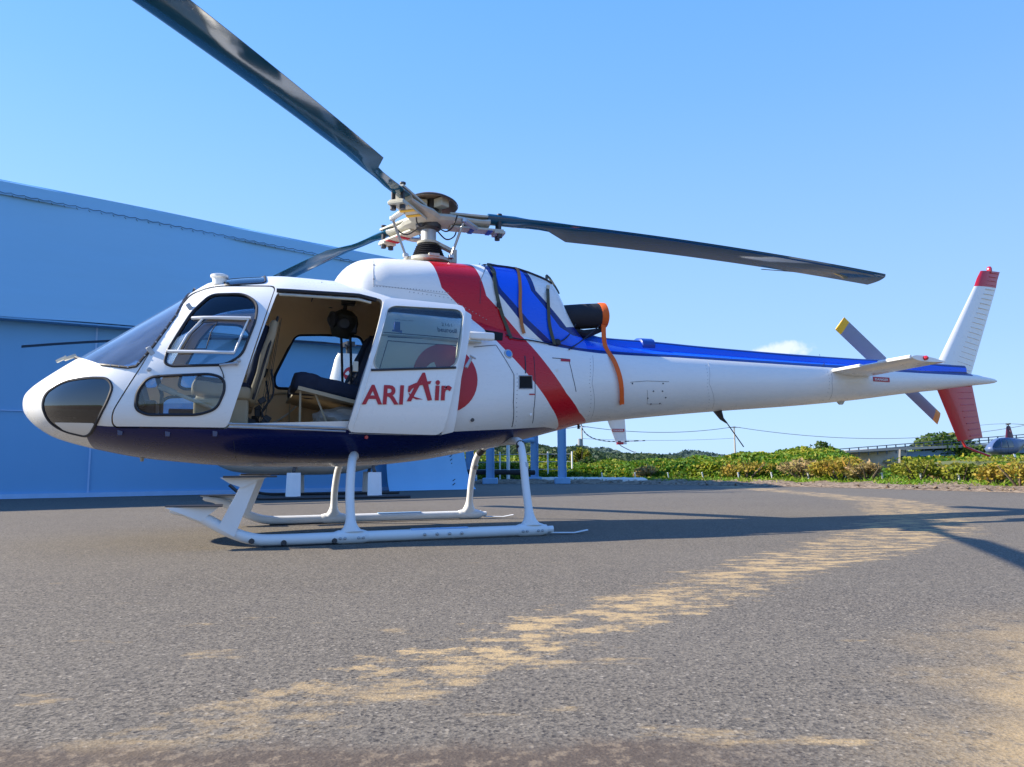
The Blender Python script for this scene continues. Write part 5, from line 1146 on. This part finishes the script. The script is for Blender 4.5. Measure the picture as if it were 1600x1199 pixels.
# ------------------------------------------------------------------ vegetation
def leaf_mat(name, c1, c2, c3, sc_=.35):
    m, g, b_ = new_mat(name); tc = g.add('ShaderNodeTexCoord'); o = tc.outputs['Object']; ge = g.add('ShaderNodeNewGeometry')
    r = ge.outputs['Random Per Island']; n = g.noise(o, sc_, 3, .6)
    c = g.mix(g.step(g.m('ADD', n, g.m('MULTIPLY', g.m('SUBTRACT', r, .5), .25)), .42, .60), (*c1, 1), (*c2, 1))
    c = g.mix(g.step(r, .80, .95), c, (*c3, 1))
    g.put(c, b_.inputs['Base Color']); b_.inputs['Roughness'].default_value = .6
    b_.inputs['Specular IOR Level'].default_value = .3
    tl_ = g.add('ShaderNodeBsdfTranslucent'); g.put(c, tl_.inputs[0]); mx = g.add('ShaderNodeMixShader', i_0=.35)
    g.put(b_.outputs[0], mx.inputs[1]); g.put(tl_.outputs[0], mx.inputs[2]); g.put(mx, g.n['Material Output'].inputs[0]); return m
M['leaf_green'] = leaf_mat('bramble leaves', (.075, .17, .010), (.20, .25, .015), (.34, .30, .03))
M['leaf_dark'] = leaf_mat('dark leaves', (.03, .075, .012), (.07, .12, .018), (.13, .14, .03))
M['leaf_gold'] = leaf_mat('golden leaves', (.34, .25, .03), (.24, .25, .03), (.42, .25, .05), .8)
M['leaf_olive'] = leaf_mat('yellow green leaves', (.20, .23, .02), (.30, .25, .03), (.10, .15, .015), .8)
M['leaf_dry'] = leaf_mat('dry grass stems', (.36, .26, .11), (.27, .24, .06), (.44, .30, .16), .8)
M['leaf_grass'] = leaf_mat('verge grass', (.13, .26, .015), (.20, .28, .02), (.30, .27, .05), .5)
M['bark'] = mat('bark', (.10, .075, .05), .9)
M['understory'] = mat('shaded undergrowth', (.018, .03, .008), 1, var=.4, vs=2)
def leaf_mesh(P, size, up=.3, elong=1.6, name='leaves'):
    n = len(P); P = np.asarray(P, float)
    a = rng.normal(size=(n, 3)); a[:, 2] = a[:, 2]*(1-up)+up*abs(a[:, 2])*1.5; a /= np.linalg.norm(a, axis=1)[:, None]
    c_ = rng.normal(size=(n, 3)); c_ = np.cross(a, c_); c_ /= np.linalg.norm(c_, axis=1)[:, None]
    s = (size*rng.uniform(.55, 1.3, n))[:, None]
    V = np.stack([P-a*s*elong/2, P+c_*s/2, P+a*s*elong/2, P-c_*s/2], 1).reshape(-1, 3)
    me = bpy.data.meshes.new(name); me.vertices.add(n*4); me.vertices.foreach_set('co', V.ravel())
    me.loops.add(n*4); me.loops.foreach_set('vertex_index', np.arange(n*4)); me.polygons.add(n)
    me.polygons.foreach_set('loop_start', np.arange(0, n*4, 4)); me.update(calc_edges=True); return me
def clump_pts(n, c_, r, k=9, flat=.0):
    out = []; cs = []
    for i in range(k):
        d = rng.normal(size=3); d /= np.linalg.norm(d); d[2] = abs(d[2])*.9-.25
        cs.append((np.array(c_)+d*np.array(r)*.62, np.array(r)*rng.uniform(.32, .52)))
    for cc, rr_ in cs:
        d = rng.normal(size=(n//k, 3)); d /= np.linalg.norm(d, axis=1)[:, None]; out.append(cc+d*rr_*(rng.uniform(.55, 1.05, (n//k, 1))))
    p = np.concatenate(out); return p[p[:, 2] > .02]
def bush(name, label, cat, x, y, w_, h, m, n=900, size=.09, group=None, stems=True, trunk=0, z0=0, elong=1.6):
    t = thing(name, label, cat, (x, y, z0), random.uniform(0, 6), group)
    r = (w_/2, w_/2*.8, (h-trunk)/2); P = clump_pts(n, (0, 0, trunk+(h-trunk)*.5), r, 11)
    cr = obj('crown' if trunk else 'foliage', leaf_mesh(P, size, elong=elong), m, t, smooth=False)
    bb = MB()
    if trunk:
        bb.tube([(0, 0, 0), (.03, 0, trunk*.6), (0, .04, trunk+(h-trunk)*.5)], [w_*.045+.03, w_*.035+.02, .03], 7)
    for i in range(6):
        a = i*1.05; bb.tube([(0, 0, trunk*.8), (math.cos(a)*w_*.2, math.sin(a)*w_*.2, trunk+(h-trunk)*.45), (math.cos(a)*w_*.36, math.sin(a)*w_*.34, trunk+(h-trunk)*.75)], [.03, .02, .006], 5)
    bb.build('trunk' if trunk else 'stem', 'bark', t); return t
# the long bramble bank beyond the tarmac, one continuous mass: top height follows the photograph
prof = [(-6, .95), (-2, .95), (1, .8), (2.4, .55), (3.5, .66), (4.7, .64), (7, .76), (9.4, .90), (10.6, .98), (11.7, .98), (12.5, .62), (13.1, .32), (14.1, .28), (15, .36), (16.4, .36), (18.3, .42), (21, .5), (30, .6)]
px_ = np.array([p[0] for p in prof]); pz_ = np.array([p[1] for p in prof])
def bank_base(s):   # s = x; y of the front foot
    return np.interp(s, [-6, 0, 4.2, 7.5, 10, 12, 14.5, 17, 30], [30.5, 30, 26.6, 24.6, 23.0, 21.6, 19.5, 17, 14])
def bank_h(x, y):
    dy = y-bank_base(x); sx = x/np.maximum(y, 1)*27    # the bank rises away from the tarmac and carries on
    hgt = np.interp(sx, px_, pz_); t = np.clip(dy/3.2, 0, 1)
    lump = .10*np.sin(x*2.3+y*.7)+.10*np.sin(x*.9-y*1.6)+.07*np.sin(x*5.1+1)*np.cos(y*3.3)
    h = (hgt*(.35+.65*np.sqrt(t))+lump*.8)*np.clip(dy/.5, 0, 1)
    return np.maximum(h+(np.clip(dy-3.2, 0, 12))*np.clip(hgt-.5, 0, 1)*.05, 0)
N = 95000
x = rng.uniform(-8, 30, N*2); y = bank_base(x)+rng.uniform(0, 1, N*2)**1.4*11
kp = (np.abs(x/y) < .78); x, y = x[kp][:N], y[kp][:N]
z = bank_h(x, y)-rng.uniform(0, 1, len(x))**2*.35*np.minimum(1, bank_h(x, y))
vm = obj('bramble_bank', leaf_mesh(np.stack([x, y, z], 1), .115, up=.5), 'leaf_green', None, smooth=False)
tag(vm, 'long bank of green brambles beyond the tarmac', 'brambles', kind='stuff')
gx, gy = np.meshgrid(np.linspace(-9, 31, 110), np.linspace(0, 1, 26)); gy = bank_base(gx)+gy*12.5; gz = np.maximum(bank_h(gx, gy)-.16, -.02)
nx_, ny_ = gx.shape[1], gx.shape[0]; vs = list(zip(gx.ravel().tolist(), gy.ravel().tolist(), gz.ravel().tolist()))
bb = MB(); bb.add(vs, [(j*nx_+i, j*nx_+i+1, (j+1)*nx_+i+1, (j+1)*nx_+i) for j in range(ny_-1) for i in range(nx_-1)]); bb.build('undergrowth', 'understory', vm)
# verge grass
E2 = densify(EDGE[3:-1], .1, False); P = []
for p in E2:
    for _ in range(85): P.append((p[0]+rng.uniform(.0, 1.0)+.6, p[1]+rng.uniform(.5, 2.6)+.35, .05+abs(rng.normal())*.05))
P = np.array(P); P = P[P[:, 1] > 12]
gm = leaf_mesh(P, .035, up=.95, elong=4.5); tag(obj('verge_grass', gm, 'leaf_grass', None, smooth=False), 'bright green grass along the tarmac verge', 'grass', kind='stuff')
# clods of soil on the verge
bm_ = MB()
for i in range(900):
    p = E2[random.randrange(len(E2))]; r_ = random.uniform(.015, .06); a = Vector((p[0]+random.uniform(-.1, .9), p[1]+random.uniform(-.1, .9), .03+r_*.3))
    vs = [a+Vector((random.uniform(-1, 1), random.uniform(-1, 1), random.uniform(-.6, .8))).normalized()*r_ for _ in range(6)]
    bm_.add(vs, [(0, 1, 2), (0, 2, 3), (0, 3, 4), (0, 4, 1), (5, 2, 1), (5, 3, 2), (5, 4, 3), (5, 1, 4)])
cl_ = bm_.build('soil_clods', 'soil', None, smooth=False); tag(cl_, 'loose soil clods along the tarmac verge', 'soil', kind='stuff')
# single shrubs and trees one can tell apart
def atp(px_x, Y): return (px_x-800)/1150*Y*.994
bush('dark_tree', 'round dark green tree just left of the rightmost blue steel column', 'tree', atp(850, 40), 40, 2.2, 1.55, 'leaf_dark', 1800, .11, trunk=.3)
bush('vine_tree', 'small yellow-green tree climbing the foot of the left utility pole', 'tree', atp(907, 38), 38, 1.2, 1.75, 'leaf_olive', 1200, .10, trunk=.3)
bush('round_bush', 'rounded mid-green bush right beside the vine-covered pole', 'bush', atp(922, 36), 36, 1.7, 1.15, 'leaf_dark', 1300, .10)
bush('yellow_bush', 'yellow-green treetop above the hedge between the two helicopter legs', 'bush', atp(735, 38), 38, 3.4, 1.75, 'leaf_olive', 2200, .12)
bush('yellow_bush', 'loose yellow-green bush above the hedge left of the dark tree', 'bush', atp(815, 40), 40, 1.6, 1.5, 'leaf_olive', 900, .11)
bush('dark_bush', 'dark bush behind the hedge just right of the far landing leg', 'bush', atp(778, 42), 42, 2.2, 1.45, 'leaf_dark', 1300, .12)
bush('dark_bush', 'low dark bush behind the hedge immediately left of the second steel column', 'bush', atp(830, 45), 45, 1.8, 1.35, 'leaf_dark', 900, .12)
bush('tall_bush', 'small leafy bush on the embankment top where the bridge railing starts', 'bush', atp(1284, 34), 34, 1.5, 1.95, 'leaf_dark', 1000, .10)
bush('dry_bush', 'dry pinkish bush in the verge left of the bridge abutment', 'bush', atp(1250, 22.4), 22.4, 1.8, .85, 'leaf_dry', 900, .05, elong=4)
bush('dry_bush', 'orange-brown reeds directly under the left end of the bridge abutment', 'bush', atp(1310, 20.7), 20.7, 2.0, .95, 'leaf_gold', 1100, .05, elong=4)
bush('reed_bush', 'tawny reeds in front of the concrete bridge abutment', 'bush', atp(1352, 20), 20, 1.4, .75, 'leaf_dry', 800, .045, elong=4)
bush('olive_bush', 'olive bush under the blue bridge girder beside the abutment', 'bush', atp(1432, 19), 19, 1.5, .78, 'leaf_olive', 1400, .06)
bush('olive_bush', 'dark olive bush below the lower tail fin', 'bush', atp(1500, 18.2), 18.2, 1.3, .66, 'leaf_olive', 1200, .06)
bush('tawny_bush', 'tawny bush between the two olive bushes right of the abutment', 'bush', atp(1468, 19.6), 19.6, 1.0, .62, 'leaf_dry', 700, .05, elong=3)
bush('golden_bush', 'golden bush left of the largest golden bush at the right edge', 'bush', atp(1553, 16.4), 16.4, .9, .62, 'leaf_gold', 1000, .05)
bush('golden_bush', 'largest golden bush, cut by the right edge of the picture', 'bush', atp(1590, 15.6), 15.6, 1.2, .70, 'leaf_gold', 1300, .05)
bush('dry_bush', 'thin dry bush in the bank midway between the poles', 'bush', atp(1010, 26.5), 26.5, 1.3, .65, 'leaf_dry', 500, .05, elong=4)
bush('gold_bush', 'rusty yellow bush in the bank below the whip aerial', 'bush', atp(1165, 24.4), 24.4, 2.0, .85, 'leaf_gold', 900, .06)
bush('green_bush', 'dark bush seen under the bridge girder beyond the abutment', 'bush', atp(1475, 82), 82, 7, 4.6, 'leaf_dark', 1500, .30)
bush('green_bush', 'green tree standing above the bridge railing behind the lower tail fin', 'tree', atp(1476, 125), 125, 15, 6.6, 'leaf_dark', 2600, .5)
bush('green_bush', 'small dark tree under the bridge directly left of the parked helicopter', 'tree', atp(1518, 80), 80, 4.5, 3.4, 'leaf_dark', 900, .28)
# far wooded ridge
def ridge(name, tops, Y, m, label, n, size, depth, seed):
    P = []; vs = []
    for i in range(len(tops)-1):
        (x0_, z0_), (x1_, z1_) = tops[i], tops[i+1]; k = max(4, int(abs(x1_-x0_)/3))
        for j in range(k): t = j/k; vs.append((x0_+(x1_-x0_)*t, z0_+(z1_-z0_)*t))
    xs_ = np.array([v[0] for v in vs]); zs_ = np.array([v[1] for v in vs])
    x = rng.uniform(xs_[0], xs_[-1], n); top = np.interp(x, xs_, zs_)*(1+.10*np.sin(x*.31+seed)+.07*np.sin(x*.93))
    t = rng.uniform(0, 1, n); y = Y+t*depth-(1-t)*depth*.3; z = top*np.sqrt(np.clip(t, .02, 1))*.95+rng.uniform(0, 1, n)*size*.8
    o = tag(obj(name, leaf_mesh(np.stack([x, y, z], 1), size, up=.4, elong=1.2), m, None, smooth=False), label, 'woodland', kind='stuff')
    bb = MB(); vv = []
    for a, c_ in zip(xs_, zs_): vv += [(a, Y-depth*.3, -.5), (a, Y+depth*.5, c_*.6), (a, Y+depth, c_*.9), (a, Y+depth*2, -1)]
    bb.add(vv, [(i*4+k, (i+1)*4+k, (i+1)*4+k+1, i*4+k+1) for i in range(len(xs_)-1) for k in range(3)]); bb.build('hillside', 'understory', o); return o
M['far_leaf'] = leaf_mat('far woodland', (.035, .07, .035), (.06, .09, .035), (.07, .10, .04), .05)
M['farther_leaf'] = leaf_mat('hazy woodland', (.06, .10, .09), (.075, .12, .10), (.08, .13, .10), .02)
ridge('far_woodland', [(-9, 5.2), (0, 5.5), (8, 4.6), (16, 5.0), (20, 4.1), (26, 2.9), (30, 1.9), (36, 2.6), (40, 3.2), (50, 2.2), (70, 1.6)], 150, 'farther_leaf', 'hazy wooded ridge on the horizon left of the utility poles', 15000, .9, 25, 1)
ridge('near_woodland', [(-9, 2.6), (-3, 2.9), (3, 3.1), (7, 2.9), (10, 1.9), (14, 1.5), (20, 1.2), (25, .5)], 75, 'far_leaf', 'belt of dark trees beyond the hedge', 15000, .5, 12, 3)
sx = rng.uniform(13, 44, 26000); sy2 = rng.uniform(25, 60, 26000); kp = (sx/sy2 > .545) & (sx/sy2 < .75); sx, sy2 = sx[kp], sy2[kp]
gz2 = np.where((sy2 > 53) & (sx > 36), .8, .02); sz2 = gz2+rng.uniform(0, 1, len(sx))**1.5*(.16+.14*np.sin(sx*1.3+sy2*.8)+.1*np.sin(sx*.5))*1.3
tag(obj('field_scrub', leaf_mesh(np.stack([sx, sy2, np.maximum(sz2, gz2+.03)], 1), .16, up=.5), 'leaf_olive', None, smooth=False), 'low yellow-green scrub covering the field in front of the bridge', 'scrub', kind='stuff')
ridge('right_scrub', [(40, 1.4), (60, 2.0), (80, 2.4), (110, 3.0)], 70, 'leaf_green', 'scrub beyond the tarmac at the right edge', 9000, .45, 22, 5)

# ------------------------------------------------------------------ utility poles and wires
def upole(px_x, top, label, Y, arms=True):
    x_, z_ = top; t = thing('utility_pole', label, 'pole', (x_, Y, 0))
    bb = MB(); bb.tube([(0, 0, 0), (0, 0, z_)], [.16, .10], 8); bb.build('shaft', 'concrete', t)
    bb = MB(); bb.tube([(-.9, 0, z_-.15), (.9, 0, z_-.15)], .06, 6); bb.build('cross_arm', 'galv', t)
    if arms: bb = MB(); bb.lathe([(.25, 0), (.25, .9)], (-.35, 0, z_*.56), n=10); bb.build('transformer', 'galv', t)
    return t
pA = [(9.441, 6.037)][0]; pB = [(33.138, 6.349)][0]
upole(909, pA, 'utility pole with vines at its foot, left of the tail of the light helicopter', 100)
upole(1147, pB, 'slender utility pole standing behind the bank beyond the whip aerial', 110, False)
def wire(a, c_, sag, label, r=.045):
    bb = MB(); pts_ = []
    for i in range(25): t = i/24; p = Vector(a).lerp(Vector(c_), t); p.z -= sag*4*t*(1-t); pts_.append(p)
    bb.tube(pts_, r, 5); tag(bb.build('power_line', 'galv'), label, 'wire')
wA, wB = (pA[0], 100, pA[1]-.05), (pB[0], 110, pB[1]-.05)
wire(wA, wB, .85, 'overhead wire hanging between the two utility poles')
wire(wB, (85, 118, 7.2), 2.2, 'overhead wire running right from the slender pole past the lower fin')
wire((-14, 92, 4.4), wA, .6, 'overhead wire coming from the left to the vine-covered pole')
wire((wA[0], 100, 4.3), (wB[0], 110, 4.6), .3, 'faint lower overhead wire between the two utility poles', .025)

# ------------------------------------------------------------------ bridge
M['girder'] = mat('blue grey girder', (.16, .24, .32), .5, var=.15, vs=.4)
M['rail_paint'] = mat('dark railing', (.05, .07, .10), .5)
br = thing('road_bridge', 'concrete bridge abutment with a blue-grey girder and dark railing beyond the bank', 'bridge', (0, 0, 0))
ab = [(36.315, 1.927), (41.663, 2.171), (41.476, -0.715), (40.303, -0.708), (38.516, 0.537)]
bb = MB(); bb.prism([(u, 82-(u-ab[0][0])*.5, z) for u, z in ab], (0, 7, 0)); bb.build('abutment', 'concrete', br, smooth=False)
pr_ = [(41.588, 2.093), (42.484, 2.088), (42.298, -0.715), (41.406, -0.710)]
bb = MB(); bb.prism([(u, 79.6, z) for u, z in pr_], (0, 6, 0)); bb.build('pier', 'concrete', br, smooth=False)
dk = [(35.844, 2.055), (41.227, 2.365), (59.162, 2.942), (59.138, 2.667), (41.346, 2.090), (35.832, 1.850)]
bb = MB(); bb.prism([(u, 79.4, z) for u, z in dk], (0, 7.5, 0)); bb.build('deck', 'concrete', br, smooth=False)
gd = [(41.642, 1.913), (58.970, 2.457), (58.915, 1.842), (41.741, 1.333)]
bb = MB(); bb.prism([(u, 79.9, z) for u, z in gd], (0, .12, 0)); bb.prism([(u, 79.6, z) for u, z in [gd[3], gd[2], (gd[2][0], gd[2][1]+.1), (gd[3][0], gd[3][1]+.1)]], (0, .7, 0)); bb.build('girder', 'girder', br, smooth=False)
r0, r1 = [(30.236, 1.886), (59.330, 3.977)][:]
nps = 30
for i in range(nps):
    t = i/(nps-1); x_ = r0[0]+(r1[0]-r0[0])*t; zt_ = r0[1]+(r1[1]-r0[1])*t
    bb = MB(); bb.box((x_, 79.5, zt_-.45), (.09, .09, .95)); bb.build('railing_post', 'rail_paint', br)
for k, dz_ in enumerate((0, -.3, -.6)):
    bb = MB(); bb.tube([(r0[0], 79.5, r0[1]+dz_), (r1[0], 79.5, r1[1]+dz_)], .045, 5); bb.build('rail', 'rail_paint', br)
# guard fence on the embankment left of the bridge
gf = thing('guard_fence', 'thin guard fence climbing the embankment from the poles to the bridge', 'fence', (0, 0, 0))
g0, g1 = [(10.948, 1.113), (30.232, 1.817)][:]
for i in range(16):
    t = i/15; x_ = g0[0]+(g1[0]-g0[0])*t; zt_ = g0[1]+(g1[1]-g0[1])*t
    bb = MB(); bb.box((x_, 79.5, zt_/2-.05), (.07, .07, zt_)); bb.build('post', 'galv', gf)
for dz_ in (0, -.35):
    bb = MB(); bb.tube([(g0[0], 79.5, g0[1]+dz_), (g1[0], 79.5, g1[1]+dz_)], .03, 4); bb.build('rail', 'galv', gf)
# low mound carrying a second light helicopter at the right edge
mx_ = atp(1583, 60); bb = MB(); vs = []
for j in range(9):
    for i in range(15): vs.append((mx_-8+i*2.6, 54+j*2, .86*math.sin(math.pi*min(1, max(0, (j+.5)/9)))**.4*(1 if 1 < i < 13 else .0)))
bb.add(vs, [(j*15+i, j*15+i+1, (j+1)*15+i+1, (j+1)*15+i) for j in range(8) for i in range(14)]); tag(bb.build('far_apron', 'meadow'), None, None, kind='structure')
M['violet'] = mat('violet blue paint', (.07, .11, .22), .4, coat=.3)
t2 = light_heli('dark blue light helicopter with a maroon mast, far off at the right edge', (mx_-2.0, 60, .84), R(20), 'violet', 'maroon', R(196))
